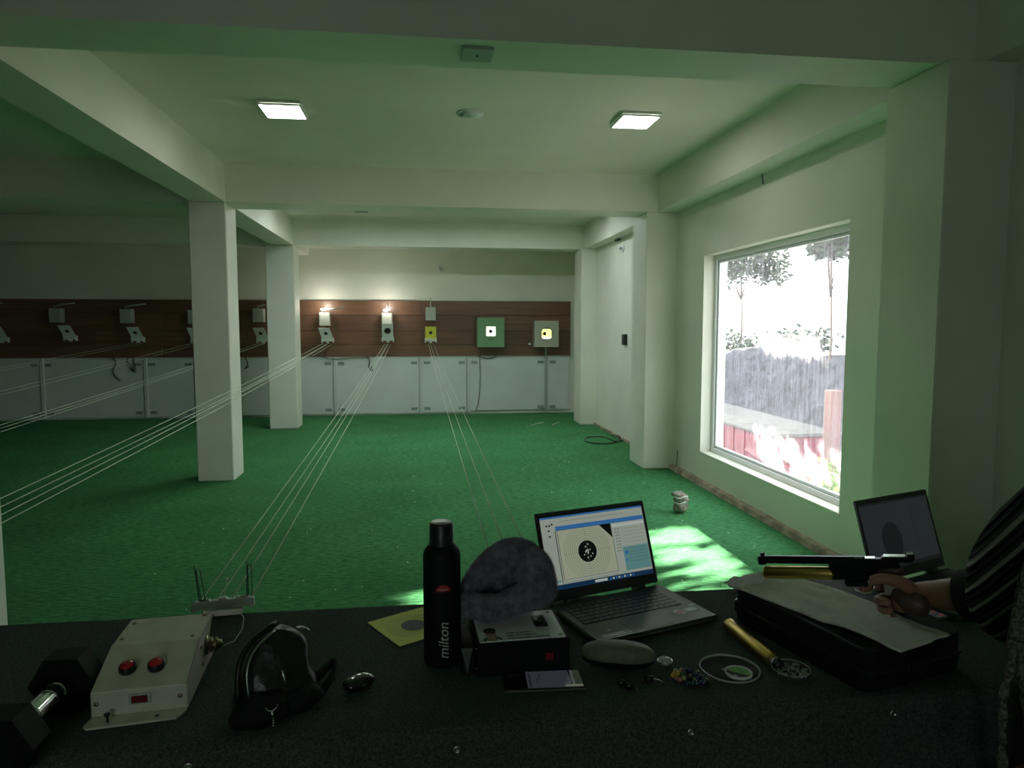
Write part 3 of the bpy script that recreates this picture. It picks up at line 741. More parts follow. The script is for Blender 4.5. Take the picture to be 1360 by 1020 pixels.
for (u0, v0, u1, v1, X, lab) in ((945, 471, 1128, 494, 9, 'upper dark overhead wire seen through the window'), (945, 488, 1010, 494, 9, 'lower short overhead wire seen through the window')):
    a = P(u0, v0, 'x', X); b = P(u1, v1, 'x', X); d_ = b - a
    pts = [a - d_ * .5 + d_ * 2 * k / 12 + Vector((0, 0, -.12 * math.sin(PI * k / 12))) for k in range(13)]
    tag(MB().tube(pts, .03, 5).build('overhead_wire', M['wire']), lab, 'wire')

def tree(x, y, z0, h, R_, n, label, lm='leaf', seed=1, zc=None, ls=.13, flat=.75, trunk=.12):
    rnd = random.Random(seed)
    t = thing('tree', label, 'tree', (x, y, z0))
    m_ = MB().tube([(0, 0, 0), (.1, .05, h * .5), (0, 0, h)], [trunk, trunk * .7, trunk * .35], 8)
    cen = []
    for k in range(9):
        a = rnd.uniform(0, 2 * PI); rr = R_ * rnd.uniform(.3, .75); c = Vector((rr * math.cos(a), rr * math.sin(a), h + rnd.uniform(-.5, .5) * R_ * flat))
        cen.append(c); m_.tube([(0, 0, h * .72), c * .6 + Vector((0, 0, h * .36)), c], [trunk * .3, trunk * .2, .012], 5)
    m_.build('trunk', M['bark'], t)
    l_ = MB()
    for k in range(n):
        c = rnd.choice(cen); d = Vector((rnd.gauss(0, 1), rnd.gauss(0, 1), rnd.gauss(0, .7))); d = d / max(1, d.length / 1.6) * R_ * .30
        p = c + d; s_ = ls * rnd.uniform(.6, 1.3)
        a = Vector((rnd.uniform(-1, 1), rnd.uniform(-1, 1), rnd.uniform(-.6, .6))).normalized() * s_; b = a.cross(Vector((rnd.uniform(-1, 1), rnd.uniform(-1, 1), rnd.uniform(-1, 1))).normalized()) * .5
        l_.add([p - a, p + b, p + a, p - b], [(0, 1, 2, 3)])
    tag(l_.build('foliage', M[lm], t), kind='stuff')
    return t
def at(u, v, X): return P(u, v, 'x', X)
c = at(985, 348, 12); tree(c[0], c[1], -1.1, c[2] + 1.1, 1.5, 2200, 'big leafy tree in the upper left of the window view', seed=2, ls=.13, trunk=.05, flat=.5)
c = at(1105, 318, 9); tree(c[0], c[1], -1.1, c[2] + 1.1, .75, 900, 'leafy tree hanging into the upper right of the window view', seed=4, ls=.12, trunk=.04)
c = at(1108, 640, 3.7); tree(c[0], c[1], -1.1, c[2] + 1.1, .34, 700, 'bright green shrub behind the reddish post', 'leaf2', 5, ls=.04, trunk=.02)
for k, (u, X, s_) in enumerate(((955, 11, 1.5), (990, 13.5, 1.2), (1040, 10.5, 1.5), (1068, 10, 1.2))):
    c = at(u, 455, X); tree(c[0], c[1], .4, c[2] - .6, s_ * .7, 420, ['hazy bush top at the left end of the rock slope', 'hazy bush top second from the left on the slope', 'taller hazy bush in the middle of the slope', 'hazy bush top above the right part of the slope'][k], seed=20 + k, ls=.11)
# unseen tree added to block sun; crown gaps cut to shape the floor patch
t = thing('tree', 'unseen tree added to shade the window, crown gaps shaped for the sun patch', 'tree', (8.6, 7.4, -1.1))
m_ = MB().tube([(0, 0, 0), (.1, 0, 2.2), (0, 0, 4.6)], [.16, .12, .05], 8)
for k in range(8):
    a = k * PI / 4; m_.tube([(0, 0, 2.6 + .2 * k), (.7 * math.cos(a), .7 * math.sin(a), 3.4 + .2 * k), (1.5 * math.cos(a), 1.5 * math.sin(a), 3.9 + .2 * k)], [.05, .03, .01], 5)
m_.build('trunk', M['bark'], t)
nb = thing('shade_house', 'unseen plain building added to shade the ground outside the window', 'shade_house', (13.5, 14.5, -1.1))  # unseen building added to keep the sun off the outdoor surfaces
MB().box(-2.5, 2.5, -2.9, 2.2, 0, 6.5, 0, .02).build('walls', M['concrete'], nb)
MB().prism([(-2.7, 0), (2.7, 0), (0, 1.4)], -2.4, 2.2, mtx=Matrix.Translation((0, 0, 6.5)) @ Matrix.Rotation(PI / 2, 4, 'X')).build('roof', M['redpaint'], nb)
rnd = random.Random(21); l_ = MB()
def floor_hit(p): k = p.z / -SUN_DIR.z; return p + SUN_DIR * k
def gap(p):  # share of leaves kept, thinned where the floor sun patch should fall
    q = floor_hit(p); x, y = q.x, q.y
    core = ((x - 1.70) / .11) ** 2 + ((y - 4.60) / .16) ** 2 < 1
    if core: return 0.0
    if 1.38 < x < 2.06 and 3.3 < y < 5.1 - (2.06 - x) * .45: return 0.05 + 0.22 * noise.noise(Vector((x * 4, y * 4, 2)))
    if -.12 < x < .30 and 3.0 < y < 3.95: return 0.02
    return 1.0
for k in range(15000):
    wy, wz = rnd.uniform(3.9, 6.7), rnd.uniform(.1, 2.5)
    p = Vector((2.75, wy, wz)) - SUN_DIR * rnd.uniform(4.6, 8.2)
    if rnd.random() > gap(p) * 1.0: continue
    s_ = .085 * rnd.uniform(.6, 1.3)
    a = Vector((rnd.uniform(-1, 1), rnd.uniform(-1, 1), rnd.uniform(-1, 1))).normalized() * s_; b = a.cross(Vector((rnd.uniform(-1, 1), rnd.uniform(-1, 1), rnd.uniform(-1, 1))).normalized()) * .6
    p = p - Vector((8.6, 7.4, -1.1)); l_.add([p - a, p + b, p + a, p - b], [(0, 1, 2, 3)])
tag(l_.build('foliage', M['leaf'], t), kind='stuff')

# ------------------------------------------------------------------ shooting table
TB = thing('shooting_table', 'long shooting table covered in black speckled carpet', 'table', (0, 1.52, 0))
Y0, Y1 = 1.222, 1.822
prof = [(Y1, 0.60), (Y1, TOP - .012), (Y1 - .004, TOP - .004), (Y1 - .012, TOP), (Y0 + .03, TOP), (Y0 + .014, TOP - .003), (Y0 + .004, TOP - .011), (Y0, TOP - .025), (Y0, 0.585), (Y0 + .012, 0.585), (Y0 + .03, TOP - .03), (Y1 - .012, TOP - .03), (Y1 - .012, 0.60)]
XL, XR = -5.2, 2.36 * K
n = len(prof)
m_ = MB(); m_.add([(XL, y, z) for y, z in prof] + [(XR, y, z) for y, z in prof], [(i, (i + 1) % n, (i + 1) % n + n, i + n) for i in range(n)])
m_.build('carpet_cover', M['tablecarpet'], TB, world=True)
m_ = MB(); m_.box(XL + .02, XR - .02, Y0 + .03, Y1 - .02, TOP - .075, TOP - .032); m_.build('board', mat('table_wood', (0.045, 0.026, 0.016), .7, nscale=6, namt=.3), TB, world=True)
m_ = MB(); m_.box(XL + .02, XR - .02, Y0 + .04, Y0 + .06, 0.61, TOP - .075); m_.build('modesty_board', bpy.data.materials['table_wood'], TB, world=True)
for x in (-5.0, -3.2, -1.4, .5, 2.35):
    for y in (Y0 + .09, Y1 - .08): MB().box(x - .03, x + .03, y - .025, y + .025, 0, TOP - .075, 0, .004).build('leg', bpy.data.materials['table_wood'], TB, world=True)
for u, v in ((607, 996), (918, 973), (1187, 948), (250, 1019)):
    q = P(u, v, 'y', Y0 - .002)
    m_ = MB().lathe([(.0085, 0), (.0085, .0025), (.004, .004), (.0035, .002), (0, .0015)], c=(q[0], Y0, q[2]), n=16, mtx=Matrix.Rotation(PI / 2, 4, 'X'))
    m_.build('washer_screw', M['steel'], TB, world=True)

# ------------------------------------------------------------------ control box (cream, two red buttons)
RZ = math.radians(5)
cb = thing('target_control_box', 'cream metal control box with two red push buttons and a sloping face', 'control box', (-.618, 1.338, TOP), RZ)
w = .166
pr = [(0, .004), (0, .052), (.118, .088), (.252, .088), (.262, .03), (.262, .004)]  # (y, z)
T_ = lambda p, x0, x1: [(x0, y, z) for y, z in p] + [(x1, y, z) for y, z in p]
m_ = MB(); n = len(pr)
m_.add(T_(pr, 0, w), [(i, (i + 1) % n, (i + 1) % n + n, i + n) for i in range(n)] + [tuple(range(n))])
bd = m_.build('body', M['cream'], cb)
bv = bd.modifiers.new('b', 'BEVEL'); bv.width = .0025; bv.segments = 2; bv.limit_method = 'ANGLE'
side = [(0.002, .005), (0.002, .050), (.118, .086), (.252, .086), (.205, .055), (.252, .030), (.235, .0)]
m_ = MB(); n = len(side); m_.add(T_(side, w - .001, w + .0015), [(i, (i + 1) % n, (i + 1) % n + n, i + n) for i in range(n)] + [tuple(range(n)), tuple(range(n, 2 * n))])
m_.build('side_plate', M['creamd'], cb)
m_ = MB(); m_.prism([(-.004, -.028), (.004, -.036), (w - .012, -.030), (w - .002, -.010), (w, .0), (0, 0)], 0, .004); m_.box(0, w, 0, .262, 0, .004); m_.build('flange', M['cream'], cb)
def slope(x, t): return Vector((x, .118 * t, .052 + .036 * t))
nrm = Vector((0, -.036, .118)).normalized(); S_ = Vector((0, .118, .036)).normalized()
Bm = lambda p: Matrix.Translation(p) @ Matrix(((1, 0, 0, 0), (0, S_.y, nrm.y, 0), (0, S_.z, nrm.z, 0), (0, 0, 0, 1)))
for x in (.047, .098):
    A = Bm(slope(x + .004, .42))
    b_ = MB().lathe([(.0150, 0), (.0160, .003), (.0150, .011), (.0128, .013), (.0120, .0105)], n=28, mtx=A).build('button_bezel', M['black'], cb)
    MB().lathe([(.0122, .004), (.0122, .0125), (.0105, .0145), (0, .0148)], n=28, mtx=A).build('button', M['redbtn'], b_)
b_ = MB().box(.066, .104, -.0035, .0, .023, .043, 0, .001).build('rocker_bezel', M['sticker'], cb)
MB().box(.071, .099, -.0055, -.003, .026, .040, 0, .001).build('rocker_switch', M['maroon'], b_)
def screw(p, A, r=.0042, m='brass', par=cb, name='screw'):
    return MB().lathe([(r, 0), (r, .0012), (r * .6, .0024), (0, .0026)], n=12, mtx=Matrix.Translation(p) @ A).build(name, M[m], par)
for x, y in ((.012, .148), (.014, .225), (.150, .135), (.152, .240)): screw((x, y, .088), Matrix.Identity(4))
RX = Matrix.Rotation(PI / 2, 4, 'X'); RY = Matrix.Rotation(PI / 2, 4, 'Y')
for x in (.010, .155): screw((x, 0, .030), RX)
screw((.118, -.018, .004), Matrix.Identity(4), m='dkgap')
m_ = MB(); m_.cyl((.035, -.022, .004), (.035, -.022, .018), .0022, 8); m_.cyl((.035, -.022, .018), (.035, -.022, .021), .0055, 12); m_.build('bolt', M['black'], cb)
for y, z in ((.125, .066), (.135, .025)): screw((w + .0015, y, z), RY)
m_ = MB()
for (x, r) in ((0, .020), (.004, .020), (.005, .010), (.009, .010), (.010, .015), (.014, .015), (.015, .009), (.020, .009), (.021, .013), (.027, .013), (.028, .006), (.032, .006)): pass
prf = [(.020, 0), (.020, .003), (.010, .004), (.010, .008), (.016, .009), (.016, .012), (.009, .013), (.009, .017), (.015, .018), (.015, .022), (.010, .024), (.010, .031), (.005, .031), (.005, .033)]
MB().lathe(prf, n=24, mtx=Matrix.Translation((w + .0015, .175, .048)) @ RY).build('pulley', M['brass'], cb)
m_ = MB(); m_.box(w - .012, w + .062, .254, .262, .078, .088, 0, .001); m_.box(w - .02, w - .005, .24, .262, .082, .088); m_.build('bracket_arm', M['cream'], cb)
m_ = MB(); m_.tube([(w + .060, .258, .08), (w + .066, .258, .068), (w + .063, .250, .045), (w + .05, .225, .03), (w + .03, .205, .030)], .0011, 6); m_.build('drive_string', M['acryl'], cb)

# frosted string holder at the table's back edge, with two wire clips
hx0, hx1 = -.590, -.440
sh = thing('string_holder', 'frosted plastic string holder with two upright wire clips at the table edge', 'holder', (-.515, 1.835, TOP), math.radians(8))
m_ = MB(); w2 = .076
poly = [(-w2, .006), (-w2 + .002, .024), (-w2 + .008, .030), (-.045, .030), (-.040, .034), (-.030, .030), (-.012, .031), (-.006, .036), (.006, .036), (.012, .031), (.030, .031), (.036, .035), (.044, .031), (w2 - .004, .032), (w2, .026), (w2, .008),
        (w2 - .012, .005), (w2 - .018, .010), (w2 - .026, .010), (w2 - .030, .004), (.020, .005), (.014, .010), (.006, .010), (.002, .002), (-.008, .002), (-.012, .010), (-.022, .010), (-.030, .004), (w2 * -.6, .004), (w2 * -.66, .010), (w2 * -.76, .010), (w2 * -.84, .005)]
m_.prism(poly, -.008, .008, mtx=Matrix.Rotation(PI / 2, 4, 'X')); m_.build('body', M['acryl'], sh)
MB().box(-.05, .05, -.02, .02, 0, .008, 0, .002).build('foot', M['acryl'], sh)
for x, lean in ((-.056, -.010), (.058, .002)):
    m_ = MB(); base = .03
    m_.tube([(x, 0, base), (x + lean, 0, base + .095)], .0014, 6)
    m_.tube([(x + .004, 0, base + .004), (x + .002 + lean * .8, 0, base + .082), (x + .006 + lean * .8, 0, base + .088), (x + .011 + lean * .8, 0, base + .084), (x + .013, 0, base + .006), (x + .008, 0, base)], .0012, 6)
    m_.tube([(x, 0, base + .001), (x + (.022 if x < 0 else -.022), -.004, base + .003)], .0022, 6)
    m_.build('wire_clip', M['wire'], sh)
MB().ball((.005, .05, .065), .0045, 8, 6).tube([(.0, 0, .03), (.003, .02, .045), (.005, .05, .062)], .0008, 5).build('string_knot', M['acryl'], sh)

sh2 = thing('string_holder', 'plain frosted string holder at the table edge hidden behind the earmuffs', 'holder', (.262, 1.828, TOP), 0)
m_ = MB(); m_.prism(poly, -.008, .008, mtx=Matrix.Rotation(PI / 2, 4, 'X')); m_.build('body', M['acryl'], sh2)
MB().box(-.05, .05, -.02, .012, 0, .008, 0, .002).build('foot', M['acryl'], sh2)
# ------------------------------------------------------------------ dumbbell
db = thing('dumbbell', 'black hexagonal dumbbell with a chrome handle at the left table end', 'dumbbell', (0, 0, 0))
hA = P(76, 917, 'z', TOP + .053); hB = P(32, 960, 'z', TOP + .053); d_ = (hA - hB).normalized()
up = Vector((0, 0, 1)); sd_ = d_.cross(up)
def hexhead(c0, c1, R_):
    m_ = MB(); ring = []
    for c, rr in ((c0, R_ * .78), (c0 + (c1 - c0) * .18, R_), (c1 - (c1 - c0) * .18, R_), (c1, R_ * .78)):
        ring += [c + sd_ * (rr * math.cos(k * PI / 3)) + up * (rr * math.sin(k * PI / 3)) for k in range(6)]
    fs = [tuple(range(6)), tuple(range(18, 24))] + [(i * 6 + k, i * 6 + (k + 1) % 6, (i + 1) * 6 + (k + 1) % 6, (i + 1) * 6 + k) for i in range(3) for k in range(6)]
    m_.add(ring, fs); return m_
R_ = .060
A0 = hA - d_ * .125
hexhead(A0 - d_ * .085, A0, R_).build('weight_head', M['matblack'], db); hexhead(A0 + d_ * .125, A0 + d_ * .205, R_).build('weight_head', M['matblack'], db)
m_ = MB(); pts = [A0 + d_ * (.125 * k / 12) for k in range(13)]; m_.tube(pts, [.0165 + .0022 * math.sin(PI * k / 12) for k in range(13)], 24)
m_.build('handle', M['chrome'], db)
for k in (.5, 3.2, 8.8, 11.5):
    p = A0 + d_ * (.125 * k / 12); MB().tube([p - d_ * .002, p + d_ * .002], .0188, 24).build('collar_ring', M['chrome'], db)

# ------------------------------------------------------------------ black pouch
pc = thing('pouch', 'small black vinyl pouch bag with zip and hanging key ring', 'bag', (-.288, 1.345, TOP), math.radians(24))
pc.scale = (.86, .86, .84)
m_ = MB(); vs = []; NU, NV = 36, 16
for j in range(NV + 1):
    v = j / NV; z = .168 * v
    wid = .088 * (1 - .55 * v ** 2.2) * (1 + .06 * math.sin(v * 9)); dep = .055 * (1 - .62 * v ** 1.3)
    for i in range(NU):
        th = 2 * PI * i / NU; c_, s_ = math.cos(th), math.sin(th)
        p = Vector((.020 * v + wid * math.copysign(abs(c_) ** .75, c_), .05 * v + dep * math.copysign(abs(s_) ** .8, s_), z * (1 - .10 * c_ * c_ * v)))
        p += Vector((1, 1, .3)) * (.008 * noise.noise(Vector((p.x * 22, p.y * 22, p.z * 18))))
        if j == 0: p.z = 0
        vs.append(p)
m_.add(vs, [(j * NU + i, j * NU + (i + 1) % NU, (j + 1) * NU + (i + 1) % NU, (j + 1) * NU + i) for j in range(NV) for i in range(NU)] + [tuple(range(NU)), tuple(NV * NU + i for i in range(NU))], 0, True)
o = m_.build('body', M['vinyl'], pc); s_ = o.modifiers.new('s', 'SUBSURF'); s_.levels = s_.render_levels = 1
def arc_on(x0, z0, x1, z1, y0, y1, bulge, n=14): return [(x0 + (x1 - x0) * t + bulge[0] * math.sin(PI * t), y0 + (y1 - y0) * t + bulge[1] * math.sin(PI * t), z0 + (z1 - z0) * t + bulge[2] * math.sin(PI * t)) for t in [k / n for k in range(n + 1)]]
m_ = MB(); m_.tube(arc_on(-.062, .055, .01, .166, -.040, .028, (-.028, -.012, .022)), .0032, 6); m_.build('zip', M['steel'], pc)
m_ = MB(); m_.tube(arc_on(-.080, .04, .02, .174, -.020, .05, (-.034, -.01, .03)), .0065, 8); m_.build('piping', M['vinyl'], pc)
m_ = MB(); m_.tube(arc_on(.055, .165, .085, .150, .02, .02, (0, -.004, .006), 6), .0035, 6); m_.build('zip_pull', M['chrome'], pc)
m_ = MB(); m_.tube(arc_on(.006, .105, .012, .07, -.048, -.056, (0, -.004, 0), 6), .0024, 6); m_.build('zip_slider', M['chrome'], pc)
# front gusset lobe and strap loop
m_ = MB(); m_.ball((-.040, -.044, .024), (.066, .040, .036), 28, 14, jit=.25, seed=2); m_.ball((.040, -.034, .02), (.06, .034, .028), 28, 14, jit=.25, seed=5); m_.build('gusset', M['fabricblack'], pc)
m_ = MB(); pts = [Vector(p) for p in ((.06, -.02, .02), (.10, -.01, .012), (.135, .02, .028), (.150, .045, .042), (.140, .050, .046), (.115, .030, .040), (.08, .01, .030))]
vs = []
for p in pts: vs += [p + Vector((0, 0, -.011)), p + Vector((0, 0, .011)), p + Vector((.004, -.006, .011)), p + Vector((.004, -.006, -.011))]
m_.add(vs, [(i * 4 + k, i * 4 + (k + 1) % 4, (i + 1) * 4 + (k + 1) % 4, (i + 1) * 4 + k) for i in range(len(pts) - 1) for k in range(4)] + [(0, 1, 2, 3), (24, 25, 26, 27)], 0, True)
m_.build('strap', M['fabricblack'], pc)
rc = Vector((-.028, -.101, .058))
m_ = MB(); m_.tube(ringpts(rc, .0115, 20, PI * .02, PI * -1.02, ax=(1, 0, 0), ay=(0, -.1, 1)), .0016, 6)
m_.tube([rc + Vector((0, 0, -.011)), rc + Vector((.0, -.001, -.02)), rc + Vector((.002, 0, -.026))], .0028, 8)
for k in range(4): m_.ball(rc + Vector((.002, .0, -.028 - .0055 * k)), .0026, 8, 6)
m_.build('key_ring', M['chrome'], pc)

# ------------------------------------------------------------------ glossy case (mouse like), yellow target sheet, bottle
ms = thing('earphone_case', 'small glossy black oval case on the carpet right of the pouch', 'case', (-.134, 1.392, TOP), math.radians(38))
def sball(rx, ry, rz, e=.75, n=32, m=16, c=(0, 0, 0)):
    vs = []; f = lambda t: math.copysign(abs(t) ** e, t)
    for i in range(m + 1):
        ph = -PI / 2 + PI * i / m
        for k in range(n):
            th = 2 * PI * k / n; vs.append((c[0] + rx * f(math.cos(ph)) * f(math.cos(th)), c[1] + ry * f(math.cos(ph)) * f(math.sin(th)), c[2] + rz * f(math.sin(ph))))
    b = MB(); b.add(vs, [(i * n + k, i * n + (k + 1) % n, (i + 1) * n + (k + 1) % n, (i + 1) * n + k) for i in range(m) for k in range(n)], 0, True); return b
sball(.034, .021, .013, .8, c=(0, 0, .013)).build('shell', M['gloss'], ms)
MB().tube([(.0335 * math.cos(t * PI / 20) * 1.0, .0208 * math.sin(t * PI / 20), .0155) for t in range(40)], .0007, 4, closed=True).build('seam', M['dkgap'], ms)
MB().box(-.004, .004, -.0225, -.0195, .012, .016, 0, .001).build('latch', M['steel'], ms)

pt = thing('target_sheet', 'yellow paper target sheet with a black bull lying under the bottle', 'paper', (-.005, 1.64, TOP + .001))
cs = [P(488, 828, 'z', TOP), P(532, 861, 'z', TOP)]
cs = [Vector((c[0], c[1])) for c in cs]
e1 = cs[1] - cs[0]; ln = .165; e1 = e1.normalized(); e2 = Vector((-e1.y, e1.x))
m_ = MB(); g = 8; vs = []
for j in range(g + 1):
    for i in range(g + 1):
        p = cs[0] + e1 * (ln * i / g) + e2 * (ln * j / g); vs.append((p.x, p.y, TOP + .0015 + .003 * (i / g - .5) ** 2))
m_.add(vs, [(j * (g + 1) + i, j * (g + 1) + i + 1, (j + 1) * (g + 1) + i + 1, (j + 1) * (g + 1) + i) for j in range(g) for i in range(g)])
o = m_.build('sheet', M['yellow'], pt, world=True); so_ = o.modifiers.new('s', 'SOLIDIFY'); so_.thickness = .0006
cc = cs[0] + e1 * (ln / 2) + e2 * (ln / 2)
MB().prism([(cc.x + .030 * math.cos(a * PI / 20), cc.y + .030 * math.sin(a * PI / 20)) for a in range(40)], TOP + .002, TOP + .0030).build('bull', M['cardblack'], o, world=True)
m_ = MB()
for r_ in (.037, .044, .051, .058, .065): m_.tube(ringpts((cc.x, cc.y, TOP + .0023), r_, 48), .0004, 4, closed=True)
m_.build('rings', M['printgrey'], o, world=True)

bt = thing('water_bottle', 'tall matt black steel water bottle with white script lettering', 'bottle', (.038, 1.49, TOP))
r_ = .0405
MB().lathe([(.036, 0), (r_ - .001, .003), (r_, .008), (r_, .238), (r_ - .002, .248), (r_ - .008, .256), (.0285, .260), (.0270, .2615)], n=48).build('body', M['matblack'], bt)
cp = MB().lathe([(.0272, .258), (.0272, .266), (.0262, .267), (.0262, .304), (.0250, .309), (.0225, .3105), (.0222, .3095), (0, .3095)], n=40).build('cap', M['black'], bt)
MB().lathe([(.0225, .3094), (.0222, .3108), (.0, .311)], n=32).build('cap_disc', M['steel'], cp)
cam_a = math.atan2(-1.49, -.038)
def wrap_v(v):  # text runs up the bottle, letter tops to the left
    zz = .022 + v.x; s_ = -(v.y - .008) ; th = cam_a + .12 + s_ / r_
    rr = r_ + .0004 + v.z
    return Vector((rr * math.cos(th), rr * math.sin(th), zz))
text_mb('milton', .031, None, ext=.0003, warp=wrap_v, shear=.25).build('lettering', M['milk'], bt)
m_ = MB(); vs = []
for i in range(13):
    s_ = -.016 + .032 * i / 12; h_ = .015 * math.sqrt(max(0, 1 - (s_ / .0165) ** 2))
    th = cam_a + .06 + s_ / r_; rr = r_ + .0005
    vs += [(rr * math.cos(th), rr * math.sin(th), .170), (rr * math.cos(th), rr * math.sin(th), .170 + h_)]
m_.add(vs, [(2 * i, 2 * i + 2, 2 * i + 3, 2 * i + 1) for i in range(12)]); m_.build('logo', M['reddot'], bt)
def wrap_h(v):
    th = cam_a + .06 + v.x / r_; rr = r_ + .0009 + v.z; return Vector((rr * math.cos(th), rr * math.sin(th), .1725 + v.y))
text_mb('milton', .008, None, ext=.0001, warp=wrap_h, align='CENTER').build('logo_lettering', M['milk'], bt)

# ------------------------------------------------------------------ black instrument box with white top plate
bx_c = Vector((.107, 1.402, TOP)); bxr = math.radians(2)
bx = thing('instrument_box', 'black box with a white printed top plate and a red switch', 'box', bx_c, bxr)
W_, D_, H_ = .198, .150, .074
MB().box(0, W_, 0, D_, 0, H_, 0, .002).build('case', M['matblack'], bx)
MB().box(-.030, -.002, .015, D_ - .02, 0, .060, 0, .002).build('side_bracket', M['matblack'], bx)
m_ = MB(); m_.add([(-.031, .0135, .060), (-.008, .0135, .060), (-.019, .0135, .004), (-.031, .0125, .060), (-.008, .0125, .060), (-.019, .0125, .004)], [(0, 1, 2), (3, 5, 4), (0, 3, 4, 1), (1, 4, 5, 2), (2, 5, 3, 0)]); m_.build('steel_wedge', M['steel'], bx)
pl = MB().box(.006, W_ - .008, .001, D_ - .006, H_, H_ + .002, 0, .0008).build('top_plate', M['plate'], bx)
zp = H_ + .002
MB().box(.135, .163, .055, .110, zp, zp + .0035, 0, .001).build('socket', M['black'], pl)
m_ = MB(); m_.lathe([(.006, 0), (.006, .001), (0, .001)], c=(.149, .082, zp + .0035), n=16); m_.build('socket_hole', M['dkgap'], pl)
for x, y in ((.0135, .008), (W_ - .018, .012), (W_ - .020, D_ - .018)): screw((x, y, zp), Matrix.Identity(4), .0036, 'steel', pl)
# small printed portrait: shoulders, neck, face, hair
m_ = MB()
def blob(cx, cy, rx, ry, z, mi, n=20): m_.prism([(cx + rx * math.cos(a * 2 * PI / n), cy + ry * math.sin(a * 2 * PI / n)) for a in range(n)], zp, zp + z, mi)
blob(.034, .012, .012, .010, .0004, 0); m_.prism([(.008, .004), (.024, .024), (.027, .02), (.020, .004)], zp, zp + .0005, 2); m_.prism([(.040, .020), (.044, .026), (.056, .012), (.051, .006)], zp, zp + .0005, 2)
blob(.034, .040, .0125, .019, .0005, 0); blob(.033, .053, .0135, .013, .0007, 1); blob(.030, .040, .004, .0025, .0008, 1); blob(.039, .040, .004, .0025, .0008, 1)
m_.build('printed_portrait', [M['skinprint'], M['hairprint'], M['greenprint']], pl)
m_ = MB()
for k, s_ in enumerate(('Web Cont Bat...', 'Main Shot Menu-2', 'Communication and Data')):
    text_mb(s_, .0088, Matrix.Translation((.066, .033 - .0125 * k, zp + .0004)), ext=.0001, mb=m_, bold=.00025)
m_.build('printed_lettering', M['hairprint'], pl)
b_ = MB().box(.145, .163, -.003, .001, .028, .044, 0, .001).build('rocker_switch', mat('dim_red', (.20, .012, .016), .4), bx)
for x, z in ((-.001, .062), (-.001, .020)): m_ = MB().ball((x, .002, z), .0022, 8, 6).build('side_screw', M['chrome'], bx)
for z, y in ((.060, .05), (.040, .02)): m_ = MB().ball((W_ + .001, y, z), .0020, 8, 6).build('side_screw', M['chrome'], bx)

# ------------------------------------------------------------------ fluffy earmuffs lying on the box
em = thing('earmuffs', 'fluffy dusky grey earmuffs piled on the instrument box', 'earmuffs', (.19, 1.50, TOP + H_ + .002))
paths = []
def EP(pp): return [P(u, v, 'y', y) for u, v, y in pp]
paths.append((EP([(618, 796, 1.55), (630, 772, 1.57), (649, 750, 1.58), (675, 736, 1.58), (700, 738, 1.57), (716, 754, 1.56), (722, 782, 1.55)]), [.018, .021, .026, .031, .029, .027, .027]))
paths.append((EP([(704, 744, 1.50), (709, 764, 1.485), (713, 786, 1.49)]), [.026, .033, .030]))
paths.append((EP([(622, 803, 1.50), (645, 809, 1.49), (672, 804, 1.48), (697, 793, 1.485), (714, 786, 1.50)]), [.020, .024, .025, .027, .026]))
paths.append((EP([(664, 754, 1.575), (673, 770, 1.57), (690, 784, 1.56)]), [.022, .028, .028]))
paths.append((EP([(638, 786, 1.615), (664, 794, 1.61), (690, 792, 1.60)]), [.027, .030, .030]))
def smooth_path(pts, rs, k=5):
    o_, r2 = [], []
    for i in range(len(pts) - 1):
        p0 = pts[max(i - 1, 0)]; p1 = pts[i]; p2 = pts[i + 1]; p3 = pts[min(i + 2, len(pts) - 1)]
        for q_ in range(k):
            t = q_ / k; o_.append(0.5 * ((2 * p1) + (-p0 + p2) * t + (2 * p0 - 5 * p1 + 4 * p2 - p3) * t * t + (-p0 + 3 * p1 - 3 * p2 + p3) * t ** 3)); r2.append(rs[i] * (1 - t) + rs[i + 1] * t)
    o_.append(pts[-1]); r2.append(rs[-1]); return o_, r2
names = ('headband', 'ear_pad', 'ear_pad', 'ear_cushion', 'ear_cushion')
rnd = random.Random(9)
fl = MB()
for (pts, rs), nm in zip(paths, names):
    o_, r2 = smooth_path(pts, rs)
    b = MB()
    e0 = (o_[0] - o_[1]).normalized(); e1_ = (o_[-1] - o_[-2]).normalized()
    cap0 = [(o_[0] + e0 * r2[0] * s, r2[0] * math.sqrt(1 - s * s)) for s in (.95, .7, .35)]; cap1 = [(o_[-1] + e1_ * r2[-1] * s, r2[-1] * math.sqrt(1 - s * s)) for s in (.35, .7, .95)]
    A = [c[0] for c in cap0] + o_ + [c[0] for c in cap1]; B_ = [c[1] for c in cap0] + r2 + [c[1] for c in cap1]
    b.tube(A, B_, 18)
    for i, v in enumerate(b.v): b.v[i] = v + Vector((1, 1, 1)) * (.004 * noise.noise(v * 40))
    obj_ = b.build(nm, M['fur'], em, world=True)
    for f in b.f:
        if len(f) != 4: continue
        q = [b.v[i] for i in f]; nn = (q[1] - q[0]).cross(q[3] - q[0])
        if nn.length < 1e-9: continue
        area = nn.length; nn.normalize()
        mid = min(range(len(A)), key=lambda i: (A[i] - q[0]).length_squared)
        if nn.dot(q[0] - A[mid]) < 0: nn = -nn
        for k in range(max(3, int(area * 1.1e6))):
            s, t_ = rnd.random(), rnd.random(); p = q[0].lerp(q[1], s).lerp(q[3].lerp(q[2], s), t_)
            d = (nn + Vector((rnd.gauss(0, .35), rnd.gauss(0, .35), rnd.gauss(0, .35) - .15))).normalized() * rnd.uniform(.005, .012)
            sdv = d.cross(Vector((rnd.uniform(-1, 1), rnd.uniform(-1, 1), rnd.uniform(-1, 1)))).normalized() * .00035
            p -= nn * .001
            fl.add([p - sdv, p + sdv, p + d], [(0, 1, 2)])
